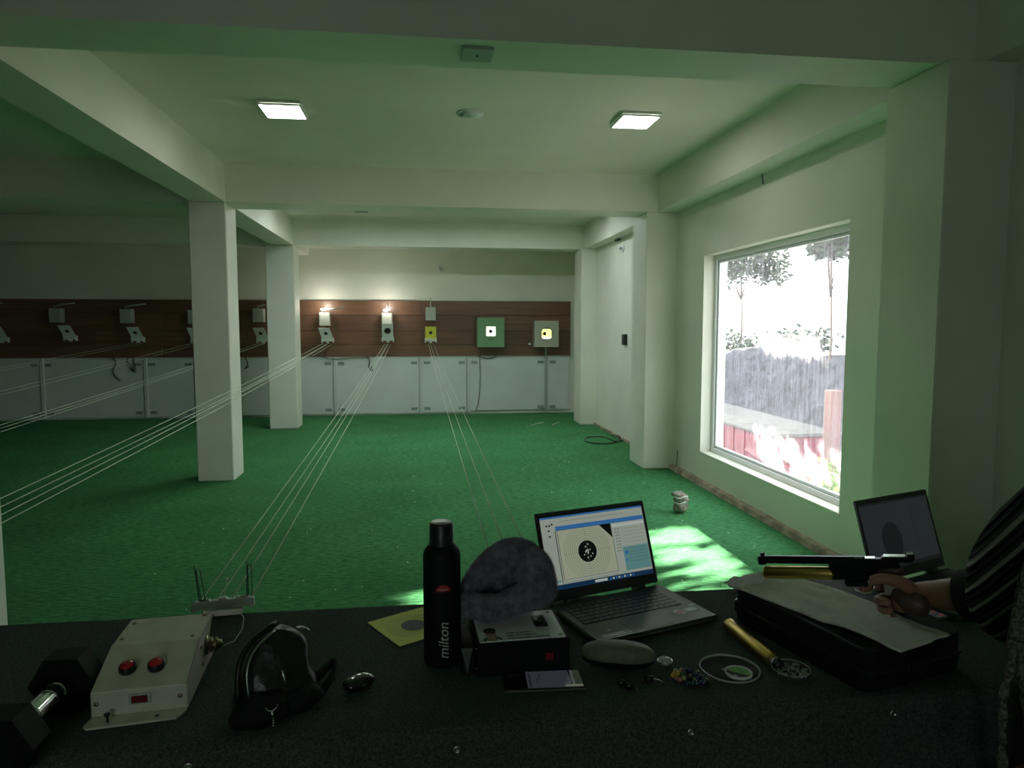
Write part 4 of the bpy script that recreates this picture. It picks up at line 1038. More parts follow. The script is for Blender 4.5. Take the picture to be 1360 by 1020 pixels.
tag(fl.build('fur', M['fur'], em, world=True), kind='stuff')

# ------------------------------------------------------------------ laptops
def laptop(label, origin, rz, Wd, Dp, Hs, tilt, kind):
    t = thing('laptop', label, 'laptop', origin, rz)
    th = .018
    b = MB(); b.box(0, Wd, -Dp, 0, .003, th, 0, .004); b.box(.02, Wd - .02, -Dp + .02, -.02, 0, .004); o = b.build('base', M['lapdeck'], t)
    # keys: one joined part, each key smaller than 10 px
    b = MB(); kw = (Wd - .05) / 15.5
    rows_ = 6
    for r in range(rows_):
        y1 = -.030 - r * .0185
        x = .022; k = 0
        widths = {0: [1] * 15, 1: [1] * 13 + [2], 2: [1.5] + [1] * 12 + [1.5], 3: [1.8] + [1] * 11 + [2.2], 4: [2.3] + [1] * 10 + [2.7], 5: [1.3, 1, 1, 1, 5.2, 1, 1, 1, 1, 1.5]}[r]
        for wk in widths:
            b.box(x + .001, x + kw * wk - .001, y1 - .0165, y1 - .001, th - .001, th + .0015); x += kw * wk
    tag(b.build('keyboard', M['key'], t), kind='stuff')
    b = MB().box(Wd * .30, Wd * .62, -Dp + .010, -Dp + .078, th - .0005, th + .0004); b.build('touchpad', M['lapdark'], t)
    b = MB().tube([(.0, -Dp + .004, th * .6), (.006, -Dp, th * .6), (Wd - .006, -Dp, th * .6), (Wd, -Dp + .006, th * .6), (Wd, -.01, th * .6)], .0012, 6); b.build('edge_trim', M['steel'], t)
    for x in (.05, Wd - .09): MB().cyl((x, .003, th), (x + .04, .003, th), .006, 12).build('hinge', M['lapdark'], t)
    R = Matrix.Translation((0, .004, th)) @ Matrix.Rotation(-tilt + PI / 2, 4, 'X')   # lid plane: x right, y up, z toward the user
    b = MB(); b.box(0, Wd, .004, Hs, -.006, 0, 0, .003, mtx=R)
    lid = b.build('lid', M['lapdark'], t)
    bz = .012; x0, x1, y0, y1 = bz, Wd - bz, .030, Hs - .014
    sw, shh = x1 - x0, y1 - y0
    def rect(b, a0, b0, a1, b1, z, mi): b.box(x0 + sw * a0, x0 + sw * a1, y0 + shh * b0, y0 + shh * b1, 0, z, mi, mtx=R)
    b = MB()
    if kind == 'app':
        rect(b, 0, 0, 1, 1, .0005, 0); rect(b, 0, 0, 1, .065, .0008, 2); rect(b, 0, .975, 1, 1, .0008, 1)
        rect(b, .13, .80, .995, .86, .0009, 1); rect(b, .19, .92, .8, .925, .0008, 8)
        rect(b, .14, .12, .66, .80, .0009, 3); rect(b, .12, .08, .13, .80, .0007, 8)
        rect(b, .74, .10, .995, .44, .0009, 5); rect(b, .67, .74, .995, .78, .0009, 6)
        rect(b, .42, .015, .54, .05, .001, 6); rect(b, .0, .10, .11, .13, .0009, 5)
        for k in range(9): rect(b, .565 + k * .028, .018, .58 + k * .028, .045, .001, 6 if k % 2 else 1)
        for k in range(8): rect(b, .69, .70 - k * .045, .705, .712 - k * .045, .001, 8); rect(b, .715, .70 - k * .045, .73, .712 - k * .045, .001, 8)
        for k in range(5): rect(b, .76, .70 - k * .05, .98, .703 - k * .05, .001, 8)
        for k in range(5): rect(b, .79, .40 - k * .045, .97, .406 - k * .045, .0012, 8)
        rect(b, .755, .33, .785, .38, .0012, 1); rect(b, .755, .235, .775, .26, .0012, 1)
        for (a0, b0) in ((.07, .87), (.095, .885), (.045, .87), (.06, .80), (.062, .72)): rect(b, a0, b0, a0 + .016, b0 + .022, .001, 4)
        rect(b, .14, .118, .66, .122, .0011, 4); rect(b, .14, .798, .66, .802, .0011, 4); rect(b, .14, .118, .143, .802, .0011, 4); rect(b, .657, .118, .66, .802, .0011, 4); rect(b, .14, .08, .66, .083, .0011, 4)
        def PT(a, c, z): return R @ Vector((x0 + sw * a, y0 + shh * c, z))
        b.add([PT(.545, .798, .0012), PT(.655, .798, .0012), PT(.655, .60, .0012)], [(0, 1, 2)], 4)
        cxx, cyy = x0 + sw * .395, y0 + shh * .46
        b.prism([(cxx + .0285 * math.cos(a * PI / 20), cyy + .0285 * math.sin(a * PI / 20)) for a in range(40)], 0, .0013, 4, mtx=R)
        for rr in (.034, .040, .046, .052, .058, .064, .070):
            seg = 56
            for k in range(seg):
                a0, a1 = 2 * PI * k / seg, 2 * PI * (k + 1) / seg
                pq = [(cxx + r3 * math.cos(a), cyy + r3 * math.sin(a)) for r3, a in ((rr, a0), (rr + .0008, a0), (rr + .0008, a1), (rr, a1))]
                if all(x0 + sw * .145 < p[0] < x0 + sw * .655 and y0 + shh * .125 < p[1] < y0 + shh * .795 for p in pq):
                    b.add([R @ Vector((p[0], p[1], .0012)) for p in pq], [(0, 1, 2, 3)], 8)
        for k in range(11):
            dd = .033 + k * .0036
            for (ux, uy) in ((1, 0), (-1, 0), (0, 1), (0, -1)):
                if k % 3 < 2: b.box(cxx + ux * dd - .0006, cxx + ux * dd + .0006, cyy + uy * dd - .0006, cyy + uy * dd + .0006, .001, .0014, 4, mtx=R)
        rn = random.Random(4)
        for k in range(15):
            a = rn.uniform(0, 2 * PI); r3 = rn.uniform(.001, .020); b.prism([(cxx + r3 * math.cos(a) + .0019 * math.cos(q_), cyy + r3 * math.sin(a) + .0019 * math.sin(q_)) for q_ in [j * PI / 4 for j in range(8)]], .001, .0016, 6, mtx=R)
        b.box(cxx - .0006, cxx + .0006, cyy - .026, cyy + .026, .001, .0015, 8, mtx=R)
    else:
        rect(b, 0, 0, 1, 1, .0005, 9)
        rect(b, .0, .0, 1, .06, .0007, 10); rect(b, .0, .97, 1, 1, .0007, 10)
        cxx, cyy = x0 + sw * .36, y0 + shh * .40
        b.prism([(cxx + .043 * math.cos(a * PI / 20), cyy + .052 * math.sin(a * PI / 20)) for a in range(40)], 0, .0009, 10, mtx=R)
        rect(b, .72, .1, .722, .95, .0008, 10)
    b.build('display', [M['s_bg'], M['s_blue'], M['s_navy'], M['s_paper'], M['s_black'], M['s_teal'], M['s_white'], M['s_red'], M['s_line'], M['s_dim'], M['s_dimblk']], lid)
    if kind == 'app':
        MB().box(.025, .085, -Dp + .012, -Dp + .026, th, th + .0006).build('sticker', M['sticker'], t)
        tag(MB().prism([(Wd - .075 + .017 * math.cos(a * PI / 6) * (1 + .15 * (a % 2)), -Dp + .055 + .015 * math.sin(a * PI / 6) * (1 + .15 * (a % 2))) for a in range(12)], th, th + .0006).build('sticker', M['sticker'], t), 'pale scalloped sticker')
        tag(MB().prism([(Wd - .075 + .011 * math.cos(a * PI / 6), -Dp + .055 + .008 * math.sin(a * PI / 6)) for a in range(12)], th + .0006, th + .0009).build('sticker', M['stickred'], t), 'small red sticker print')
        MB().box(Wd - .055, Wd - .022, -Dp + .048, -Dp + .068, th, th + .0006).build('sticker', M['sticker'], t)
        MB().box(Wd - .030, Wd - .012, -Dp + .074, -Dp + .084, th, th + .0006).build('sticker', M['sticker'], t)
        MB().prism([(.055 + .006 * math.cos(a * PI / 8), -Dp + .042 + .005 * math.sin(a * PI / 8)) for a in range(16)], th, th + .0005).build('sticker', M['sticker'], t)
    return t
LR = math.radians(18)
FR = Vector((.722, 1.603, TOP)); ux = Vector((math.cos(LR), math.sin(LR), 0)); uy = Vector((-math.sin(LR), math.cos(LR), 0))
laptop('dark laptop in the middle showing a shooting target on its screen', FR + uy * .235 - ux * .350, LR, .350, .235, .232, math.radians(20), 'app')
LR2 = math.radians(20); ux2 = Vector((math.cos(LR2), math.sin(LR2), 0))
laptop('second laptop with a dim screen, standing behind the hard case', Vector((1.232, 1.735, TOP)), LR2, .33, .225, .232, math.radians(18), 'dim')

# ------------------------------------------------------------------ phones
def phone(label, c, rz, L_, B_, kind, tiltx=0):
    t = thing('smartphone', label, 'phone', c, rot=(tiltx, 0, rz), )
    MB().box(0, L_, 0, B_, 0, .008, 0, .002).build('body', M['gloss'], t)
    MB().box(-.0006, L_ + .0006, -.0006, .0005, .002, .0055, 0, .0003).build('frame_edge', M['steel'], t)
    b = MB()
    if kind == 'text':
        b.box(L_ * .29, L_ * .84, .003, B_ - .003, .008, .0084, 0)
        b.box(L_ * .86, L_ * .89, .003, B_ - .003, .008, .0084, 0); b.box(L_ * .76, L_ * .985, .004, .012, .008, .0086, 1)
        for k, (a, y0, y1) in enumerate(((.32, .006, .062), (.335, .006, .055), (.42, .02, .04), (.45, .035, .058))): b.box(L_ * a, L_ * a + .0012, y0, min(y1, B_ - .006), .008, .0087, 2)
        b.build('display', [M['s_phone'], M['s_line'], M['s_black']], t)
        MB().box(.01, L_ * .25, B_ - .02, B_ - .012, .008, .0083).build('status_strip', M['lapdark'], t)
    else:
        b.box(.004, L_ - .004, .004, B_ - .004, .008, .0084, 0)
        for k in range(7): b.box(L_ * .08 + (k % 3) * .012, L_ * .08 + (k % 3) * .012 + .02, .010 + .007 * k, .012 + .007 * k, .0084, .0087, 1)
        b.build('display', [M['s_dim'], M['s_red']], t)
    return t
phone('black smartphone lying in front of the instrument box with a lit page', (.157, 1.333, TOP), math.radians(-3), .162, .073, 'text')
phone('smartphone with red marks on its screen behind the hand', (1.262, 1.535, TOP), math.radians(12), .16, .075, 'red')
q = P(1284, 812, 'z', .79); tag(MB().prism([(-.05, -.03), (.05, -.035), (.055, .03), (-.045, .035)], 0, .012, mtx=Matrix.Translation((q[0] + .02, q[1] + .10, TOP)) @ Matrix.Rotation(.25, 4, 'Z')).build('paper_pad', M['whitecard']), 'pale paper pad partly hidden behind the forearm', 'paper')

# ------------------------------------------------------------------ olive glasses case, lens, earbuds, hook key
oc = thing('glasses_case', 'soft olive grey oblong case lying in front of the laptop', 'case', (.413, 1.418, TOP), math.radians(-16))
sball(.078, .030, .027, .85, n=40, m=20, c=(0, 0, .027)).build('lid', M['olive'], oc)
sball(.0775, .0295, .016, .85, n=40, m=12, c=(0, 0, .0165)).build('base', M['matblack'], oc)
cl = thing('glass_stopper', 'small round clear glass disc with a metal rim at the case end', 'glass', tuple(P(883, 884, 'z', TOP)), math.radians(-20))
MB().lathe([(0, .004), (.013, .005), (.0155, .010), (.013, .016), (0, .019)], n=24).build('disc', M['clearrim'], cl)
MB().tube(ringpts((0, 0, .011), .0155, 24), .0016, 6, closed=True).build('rim', M['chrome'], cl)
for (u, v, lab, a) in ((826, 912, 'tiny black earbud on the table below the olive case', .4), (834, 916, 'second tiny black earbud touching the first', -.6)):
    e = thing('earbud', lab, 'earbud', tuple(P(u, v, 'z', TOP)), a, group='black earbuds')
    MB().ball((0, 0, .008), (.009, .007, .008), 14, 10).build('shell', M['gloss'], e); MB().cyl((.006, 0, .006), (.017, 0, .004), .0028, 10).build('stem', M['gloss'], e)
    MB().ball((.017, 0, .004), .0016, 8, 6).build('tip', M['chrome'], e)
hk = thing('hex_key', 'bent black hex key with a bright tip beside the beads', 'tool', tuple(P(868, 905, 'z', TOP + .003)))
MB().cyl((-.018, .006, .004), (.0, .002, .005), .006, 12).build('handle', M['black'], hk); MB().tube([(.0, .002, .003), (.004, .004, .004), (.018, -.010, .002)], .0013, 6).build('tip', M['chrome'], hk)

# beaded keychain
rnd = random.Random(12)
c0 = P(916, 903, 'z', TOP)
t = thing('bead_bundle', 'small heap of colourful glass beads strung together', 'beads', (c0[0], c0[1], TOP))
for k in range(74):
    a = rnd.uniform(0, 2 * PI); r3 = math.sqrt(rnd.random()); x = r3 * math.cos(a) * .037; y = r3 * math.sin(a) * .030 - x * .35
    lay = rnd.random(); z = .0045 + lay * .016 * (1 - r3 * .8)
    mi = 0 if (x < -.02 and rnd.random() < .5) else (3 if x < -.02 else rnd.choice([1, 1, 2, 2, 4, 5, 6, 6, 1, 0, 5]))
    MB().ball((x, y, z), rnd.uniform(.0038, .0055), 10, 7).build('bead', BEADS[mi], t)
MB().tube([(-.03, .012, .008), (.0, -.004, .012), (.03, -.016, .008), (.045, -.010, .004)], .0009, 5).build('cord', M['wire'], t)

# clear lid with a green round label in it, open tin of pellets
c0 = P(969, 889, 'z', TOP)
t = thing('clear_dish', 'large thin clear plastic ring lid lying on the table', 'lid', (c0[0], c0[1], TOP))
e = .062
MB().lathe([(e - .001, 0), (e + .001, .0015), (e + .0008, .0045), (e - .001, .005), (e - .0022, .003), (e - .001, 0)], n=56).build('rim', M['clearrim'], t)
MB().lathe([(.0, .0004), (e - .001, .0004), (e - .001, .0010), (0, .0010)], n=48).build('film', M['clear'], t)
c1 = P(981, 895, 'z', TOP + .003)
t = thing('tin_cover', 'small white rimmed tin lid with a half green label inside the clear ring', 'lid', (c1[0], c1[1], TOP + .0012))
MB().lathe([(.0245, 0), (.0278, .001), (.0282, .007), (.0262, .008), (.0255, .003), (0, .0028)], n=48).build('rim', M['whitecard'], t)
MB().prism([(.0250 * math.cos(a * PI / 30), .0250 * math.sin(a * PI / 30)) for a in range(60)], .0028, .0034).build('dark_disc', M['cardblack'], t)
n0 = [(.0245 * math.cos(a), .0245 * math.sin(a)) for a in [math.radians(-38) + math.radians(176) * k / 24 for k in range(25)]]
MB().prism(n0, .0034, .0040).build('green_label', M['greenlabel'], t)
text_mb('H&N', .010, Matrix.Translation((-.001, .004, .0041)) @ Matrix.Rotation(math.radians(-20), 4, 'Z'), ext=.0001).build('lettering', M['greenprint'], t)
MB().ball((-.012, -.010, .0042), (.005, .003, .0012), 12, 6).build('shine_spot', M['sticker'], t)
c2 = P(1050, 895, 'z', TOP)
t = thing('pellet_tin', 'round clear tray full of grey lead pellets', 'tin', (c2[0], c2[1], TOP))
MB().lathe([(0, 0), (.036, 0), (.0385, .002), (.039, .013), (.0375, .0135), (.0370, .003), (0, .002)], n=48).build('tray', M['clear'], t)
MB().tube(ringpts((0, 0, .0135), .0385, 48), .0010, 6, closed=True).build('rim', M['clearrim'], t)
rnd = random.Random(8); pm = None
for k in range(120):
    a = rnd.uniform(0, 2 * PI); r3 = .033 * math.sqrt(rnd.random())
    if pm is None:
        o = MB().lathe([(.0022, -.003), (.0013, -.0002), (.0022, .0022), (.0012, .0034), (0, .0036)], n=8).build('pellet', M['lead'], t); pm = o.data
    else: o = bpy.data.objects.new('pellet', pm); COL.objects.link(o); o.parent = t
    o.location = (r3 * math.cos(a), r3 * math.sin(a), .0055 + rnd.uniform(0, .005)); o.rotation_euler = (rnd.uniform(0, 3), rnd.uniform(0, 3), rnd.uniform(0, 3))

# spare gold air cylinder
ga = P(967, 829, 'z', TOP + .014); gb = P(1030, 880, 'z', TOP + .014)
gd = (gb - ga).normalized()
t = thing('air_cylinder', 'shiny gold air cylinder lying on the table beside the hard case', 'cylinder', ga)
gl = (gb - ga).length
b = MB().tube([ga - gd * .0, ga + gd * .004, ga + gd * (gl - .012), ga + gd * (gl - .004), ga + gd * gl], [.0130, .0160, .0160, .0145, .0110], 28); b.build('tube', M['gold'], t, world=True)
b = MB().tube([ga + gd * gl, ga + gd * (gl + .006), ga + gd * (gl + .0065), ga + gd * (gl + .016)], [.0085, .0085, .0105, .0105], 20); b.build('valve', M['black'], t, world=True)
b = MB().tube([ga + gd * (gl - .002), ga + gd * (gl + .001)], .0125, 24); b.build('ring', M['steel'], t, world=True)

# ------------------------------------------------------------------ hard case and towel
CR = math.radians(15); cN = Vector((.866, 1.226, TOP))
hc = thing('pistol_case', 'large black hard pistol case lying closed on the right of the table', 'case', cN, CR)
CW, CL, CH = .285, .410, .088
def rbox(x0, x1, y0, y1, z0, z1, rad, seg=6, taper=0.0):
    poly = []
    for cx_, cy_, a0 in ((x1 - rad, y0 + rad, -PI / 2), (x1 - rad, y1 - rad, 0), (x0 + rad, y1 - rad, PI / 2), (x0 + rad, y0 + rad, PI)):
        poly += [(cx_ + rad * math.cos(a0 + PI / 2 * k / seg), cy_ + rad * math.sin(a0 + PI / 2 * k / seg)) for k in range(seg + 1)]
    mx, my = (x0 + x1) / 2, (y0 + y1) / 2; b = MB(); n = len(poly); vs = []
    hh = z1 - z0
    for z, s in ((z0, 1 - taper), (z0 + hh * .15, 1 - taper * .3), (z1 - hh * .15, 1.0), (z1, .985)) : vs += [(mx + (x - mx) * s, my + (y - my) * s, z) for x, y in poly]
    b.add(vs, [(i * n + k, i * n + (k + 1) % n, (i + 1) * n + (k + 1) % n, (i + 1) * n + k) for i in range(3) for k in range(n)] + [tuple(range(n)), tuple(3 * n + k for k in range(n))]); return b
rbox(0, CW, 0, CL, 0, .046, .035, taper=.05).build('base_shell', M['matblack'], hc)
rbox(0.002, CW - .002, 0.002, CL - .002, .049, CH, .035, taper=.0).build('lid_shell', M['matblack'], hc)
rbox(-.004, CW + .004, -.004, CL + .004, .045, .050, .037).build('seam_rim', M['black'], hc)
MB().box(-.009, -.003, .36, .385, .03, .060, 0, .003).build('latch', M['matblack'], hc)
MB().box(.10, .17, -.008, -.002, .030, .058, 0, .003).build('handle', M['matblack'], hc)
hcm = rootmat(hc)
# towel: a cloth grid following the case top with folds
TZ = TOP + CH
tw = [P(962, 773, 'z', TZ + .006), P(1196, 864, 'z', TZ + .006), P(1262, 843, 'z', TZ + .006), P(1040, 759, 'z', TZ + .006)]
m_ = MB(); nu, nv = 70, 30; vs = []
for j in range(nv + 1):
    for i in range(nu + 1):
        s, t_ = i / nu, j / nv
        p = tw[0].lerp(tw[1], s).lerp(tw[3].lerp(tw[2], s), t_)
        e_ = min(1, t_ * 8)
        f = .018 * max(0, noise.noise(Vector((s * 3.2 + t_ * 1.5, t_ * 3.0 - s * 2, 1)))) + .011 * max(0, math.sin((t_ * 1.5 + s * .8) * 8)) * (1 - abs(2 * s - 1)) * t_
        z = TZ + .0035 + f + .0006 * noise.noise(Vector((s * 60, t_ * 40, 0)))
        if s < .10: z += .010 * math.sin((.10 - s) / .10 * PI)
        p = Vector((p.x, p.y, z)) + Vector((.003 * noise.noise(Vector((s * 9, 0, 5))) * (t_ < .05), 0, 0))
        vs.append(p)
m_.add(vs, [(j * (nu + 1) + i, j * (nu + 1) + i + 1, (j + 1) * (nu + 1) + i + 1, (j + 1) * (nu + 1) + i) for j in range(nv) for i in range(nu)], 0, True)
ra, rb_ = P(969, 776, 'z', TZ + .012), P(1022, 765, 'z', TZ + .012); n_ = 14
m_.tube([ra.lerp(rb_, k / n_) + Vector((0, 0, .002 * math.sin(k * 1.3))) for k in range(n_ + 1)], [(.0125 + .0015 * math.sin(k * .9)) * min(1, .45 + k * .3, .45 + (n_ - k) * .3) for k in range(n_ + 1)], 14)
o = m_.build('towel', M['towel']); tag(o, 'pale grey cotton towel spread over the hard case', 'towel')
so_ = o.modifiers.new('s', 'SOLIDIFY'); so_.thickness = .004; so_.offset = 0
for k, (u, v) in enumerate(((1138, 832), (1144, 839))):
    q = P(u, v, 'z', TZ + .010)
    tag(MB().lathe([(.0026, -.0035), (.0016, 0), (.0026, .0025), (.0014, .004), (0, .0042)], n=10, mtx=Matrix.Translation(q) @ Matrix.Rotation(1.4, 4, 'X') @ Matrix.Rotation(k * .8, 4, 'Y')).build('loose_pellet', M['brass']),
        ['single pellet on the towel, the upper of the two', 'single pellet on the towel, the lower of the two'][k], 'pellet')

# ------------------------------------------------------------------ air pistol (local: +X muzzle, +Y its left side (towards camera), Z up)
mz = P(1007, 743, 'y', 1.56); rr_ = P(1213, 745, 'y', 1.365)
dx_ = (mz - rr_); PL = dx_.length; ex = dx_.normalized(); ey = Vector((0, 0, 1)).cross(ex).normalized(); ez = ex.cross(ey)
gun = bpy.data.objects.new('air_pistol', None); COL.objects.link(gun); gun.empty_display_size = .05
tag(gun, 'black air pistol with a gold cylinder and wooden grip held over the towel', 'pistol')
k_ = PL / .345
GM = Matrix((( ex.x, ey.x, ez.x, rr_.x), (ex.y, ey.y, ez.y, rr_.y), (ex.z, ey.z, ez.z, rr_.z), (0, 0, 0, 1)))
gun.matrix_basis = GM @ Matrix.Scale(k_, 4)
b = MB(); b.box(.10, .335, -.009, .009, -.008, .007, 0, .003); b.box(.325, .345, -.010, .010, -.012, .010, 0, .003); b.box(.10, .33, -.004, .004, .006, .010)
for k in range(6): b.box(.125 + k * .035, .140 + k * .035, -.0096, .0096, -.003, .001)
b.build('barrel', M['gun'], gun)
MB().box(.328, .337, -.006, .006, .010, .018, 0, .001).build('front_sight', M['gun'], gun)
b = MB().tube([(.335, 0, -.032), (.330, 0, -.032), (.178, 0, -.032), (.170, 0, -.032)], [.0125, .0158, .0158, .0140], 28); b.build('air_cylinder', M['gold'], gun)
b = MB(); b.box(.085, .18, -.014, .014, -.046, .004, 0, .005); b.box(.03, .10, -.012, .012, -.028, .006, 0, .004); b.box(.10, .15, -.010, .010, -.062, -.044, 0, .004); b.build('receiver', M['gun'], gun)
b = MB(); b.box(.0, .065, -.011, .011, -.002, .011, 0, .002); b.box(-.004, .012, -.013, .013, .004, .018, 0, .002); b.build('rear_sight', M['gun'], gun)
b = MB(); b.box(.016, .060, -.010, .010, .0108, .0128); b.box(.078, .100, -.009, .009, .0056, .0078); b.box(.104, .122, -.008, .008, .0066, .0086); b.build('sight_highlight', M['gunhi'], gun)  # bright strips stand in for highlights along the pistol's top
b = MB(); b.tube([(.132, 0, -.055), (.128, 0, -.072), (.110, 0, -.078), (.092, 0, -.074), (.084, 0, -.050)], .0022, 6); b.build('trigger_guard', M['gunhi'], gun)  # guard with its white glint put into the bright metal
b = MB(); b.tube([(.112, 0, -.046), (.108, 0, -.058), (.111, 0, -.066)], .0024, 6); b.build('trigger', M['steel'], gun)
# wooden anatomical grip with palm shelf
gv, gf = skin_mesh([(.075, 0, -.022), (.058, 0, -.045), (.045, .003, -.070), (.030, .012, -.088), (.010, .022, -.098), (-.025, .024, -.096), (.045, .016, -.098), (.020, 0, -.022)],
                   [(0, 1), (1, 2), (2, 3), (3, 4), (4, 5), (3, 6), (0, 7)], [.017, .019, .022, .027, .031, .025, .026, .015], 3)
b = MB().add(gv, gf, 0, True); b.build('grip', M['wood'], gun)
for (x, z, w_, h_) in ((.052, -.062, .014, .012),):
    b = MB(); b.box(x - w_, x + w_, .0215, .0225, z - h_, z + h_); 
    tag(b.build('tape_patch', mat('faded_tape', (.30, .27, .22), .6), gun), 'pale tape patch on the grip')

# ------------------------------------------------------------------ the shooter: one body, clothes as children
def G(x, y, z): return GM @ Vector((x, y, z))
verts = []; rad = []; ed = []
def V(p, r): verts.append(Vector(p)); rad.append(r); return len(verts) - 1
pel = V((1.17, .92, .50), .13); abd = V((1.17, .93, .68), .12); ch = V((1.17, .94, .93), .14); up_ = V((1.17, .94, 1.10), .105); nk = V((1.17, .95, 1.21), .052); nk2 = V((1.17, .97, 1.27), .050)
for a, b in ((pel, abd), (abd, ch), (ch, up_), (up_, nk), (nk, nk2)): ed.append((a, b))
# near arm (holds the pistol)
WR = P(1220, 789, 'y', 1.375)
shd = V((1.045, 1.00, 1.17), .066); elb = V((1.150, 1.19, .978), .044); f1 = V(Vector((1.150, 1.19, .978)).lerp(WR, .45), .041); wr = V(WR, .027)
ed += [(up_, shd), (shd, elb), (elb, f1), (f1, wr)]
PALM = P(1198, 790, 'y', 1.38); pm_ = V(PALM, (.030, .024)); ed.append((wr, pm_))
# far arm resting in the lap
s2 = V((1.32, .94, 1.11), .062); e2_ = V((1.42, .98, .83), .042); w2_ = V((1.28, 1.10, .63), .027); h2 = V((1.22, 1.14, .61), .030); ed += [(up_, s2), (s2, e2_), (e2_, w2_), (w2_, h2)]
# legs under the table, seated
for sx in (-.10, .11):
    hp = V((1.17 + sx, .93, .50), .085); kn = V((1.17 + sx * 1.3, 1.36, .49), .062); an = V((1.17 + sx * 1.3, 1.38, .09), .042); to = V((1.17 + sx * 1.4, 1.52, .045), .036)
    ed += [(pel, hp), (hp, kn), (kn, an), (an, to)]
bv, bf = skin_mesh(verts, ed, rad, pel)
B_ = MB().add(bv, bf, 0, True)
# head
hd = Vector((1.165, 1.005, 1.385))
def headpt(c):
    vs = []; n, m = 28, 20
    for i in range(m + 1):
        ph = PI * i / m
        for k in range(n):
            th = 2 * PI * k / n; v = Vector((.074 * math.sin(ph) * math.cos(th), .094 * math.sin(ph) * math.sin(th), .115 * math.cos(ph)))
            if v.z < 0: v.x *= 1 - .28 * (-v.z / .115); v.y = v.y * (1 - .12 * (-v.z / .115)) + .012 * (-v.z / .115)
            f_ = max(0, v.y) / .094
            if abs(v.x) < .016 and -.035 < v.z < .01 and v.y > 0: v.y += .018 * (1 - abs(v.x) / .016) * (1 - abs(v.z + .018) / .03 * .8)
            if abs(abs(v.x) - .030) < .014 and abs(v.z - .012) < .014 and v.y > 0: v.y -= .006
            vs.append(v + c)
    return vs, [(i * n + k, (i + 1) * n + k, (i + 1) * n + (k + 1) % n, i * n + (k + 1) % n) for i in range(m) for k in range(n)]
hv, hf = headpt(hd); B_.add(hv, hf, 0, True)
for sx in (-1, 1): B_.ball(hd + Vector((sx * .074, -.005, -.005)), (.010, .018, .030), 12, 8)
# fingers: each its own skinned chain rooted in the palm
def finger(pts, r):
    v_, f_ = skin_mesh(pts, [(i, i + 1) for i in range(len(pts) - 1)], r, 0, 2); B_.add(v_, f_, 0, True)
C_ = lambda u, v, y: P(u, v, 'y', y - HD)
HD = .052
finger([C_(1212, 783, 1.405), C_(1194, 772, 1.395), C_(1172, 768, 1.403), C_(1154, 772, 1.410)], [.017, .0150, .0125, .0105])          # thumb along the left side
finger([C_(1200, 780, 1.455), C_(1178, 778, 1.475), C_(1158, 779, 1.480), C_(1143, 783, 1.468)], [.013, .0105, .0095, .0082])        # index on the trigger
for k, (u0, v0, ln_) in enumerate(((1168, 797, 1.0), (1171, 808, .96), (1178, 818, .86))):
    finger([C_(1200, 790 + 8 * k, 1.46), C_(u0 + 6, v0 - 4, 1.485), C_(u0 - 3, v0, 1.462), C_(u0 + 2, v0 + 2, 1.425), C_(u0 + 14 * ln_, v0 + 3, 1.400)], [.013, .0110, .0105, .0098, .0085])
v_, f_ = skin_mesh([WR, C_(1200, 782, 1.42), C_(1193, 797, 1.415), C_(1200, 812, 1.425)], [(0, 1), (1, 2), (2, 3)], [.026, .024, .022, .018], 0, 2); B_.add(v_, f_, 0, True)
for k in range(5):   # far hand fingers, relaxed
    a = Vector((1.21 - .004 * k, 1.15, .615)); off = Vector((0, 0, -.012 * k + .02))
    if k == 4: finger([a + Vector((.02, -.01, .0)), a + Vector((0, .0, .03)), a + Vector((-.02, .02, .035))], [.011, .010, .008])
    else: finger([a + off, a + off + Vector((-.03, .02, 0)), a + off + Vector((-.05, .03, -.008)), a + off + Vector((-.06, .03, -.022))], [.0095, .0088, .008, .007])
person = thing('person', 'person in a striped dark knit sweater at the right edge, holding the pistol', 'person', (1.17, .92, 0))
B_.build('body', M['skin'], person, world=True)
# hair
m_ = MB(); hv, hf = headpt(Vector((0, 0, 0))); vv = []
for v in hv: vv.append(hd + Vector((v.x * 1.10, v.y * 1.06 - .010, v.z * 1.08 + .004)))
keep = [f for f in hf if not all(hv[i].y > .035 and hv[i].z < .065 for i in f)]
m_.add(vv, keep, 0, True); m_.tube([hd + Vector((0, -.08, -.02)), hd + Vector((0, -.11, -.10)), hd + Vector((0, -.11, -.22))], [.05, .045, .02], 14)
m_.build('hair', M['hair'], person, world=True)
for sx in (-1, 1): MB().ball(hd + Vector((sx * .030, .079, .012)), (.012, .008, .007), 12, 8).build('eye', M['gloss'], person, world=True)
MB().ball(hd + Vector((0, .088, -.055)), (.022, .006, .007), 14, 8).build('mouth', M['stickred'], person, world=True)
# sweater: loose torso and sleeves
vv = [(1.22, .91, .52), (1.21, .92, .66), (1.20, .925, .80), (1.19, .94, .95), (1.18, .95, 1.12), (1.175, .96, 1.21),
      (1.050, 1.01, 1.19), (1.078, 1.07, 1.12), (1.105, 1.135, 1.02), (1.125, 1.175, .955), (1.14, 1.22, .975), (1.31, .95, 1.10), (1.41, .98, .84), (1.34, 1.03, .72), (1.085, 1.045, .97), (1.110, 1.03, .86)]
rv = [.15, .145, .15, .155, .13, .075, .094, .102, .102, .092, .060, .088, .072, .05, .09, .085]
ee = [(0, 1), (1, 2), (2, 3), (3, 4), (4, 5), (4, 6), (6, 7), (7, 8), (8, 9), (9, 10), (4, 11), (11, 12), (12, 13), (3, 14), (2, 15)]
sv, sf = skin_mesh([Vector(v) for v in vv], ee, rv, 0, 2)
sv = [v + Vector((1, 1, .4)) * (.008 * noise.noise(v * 14)) for v in sv]
o = MB().add(sv, sf, 0, True).build('sweater', M['stripe'], person, world=True)
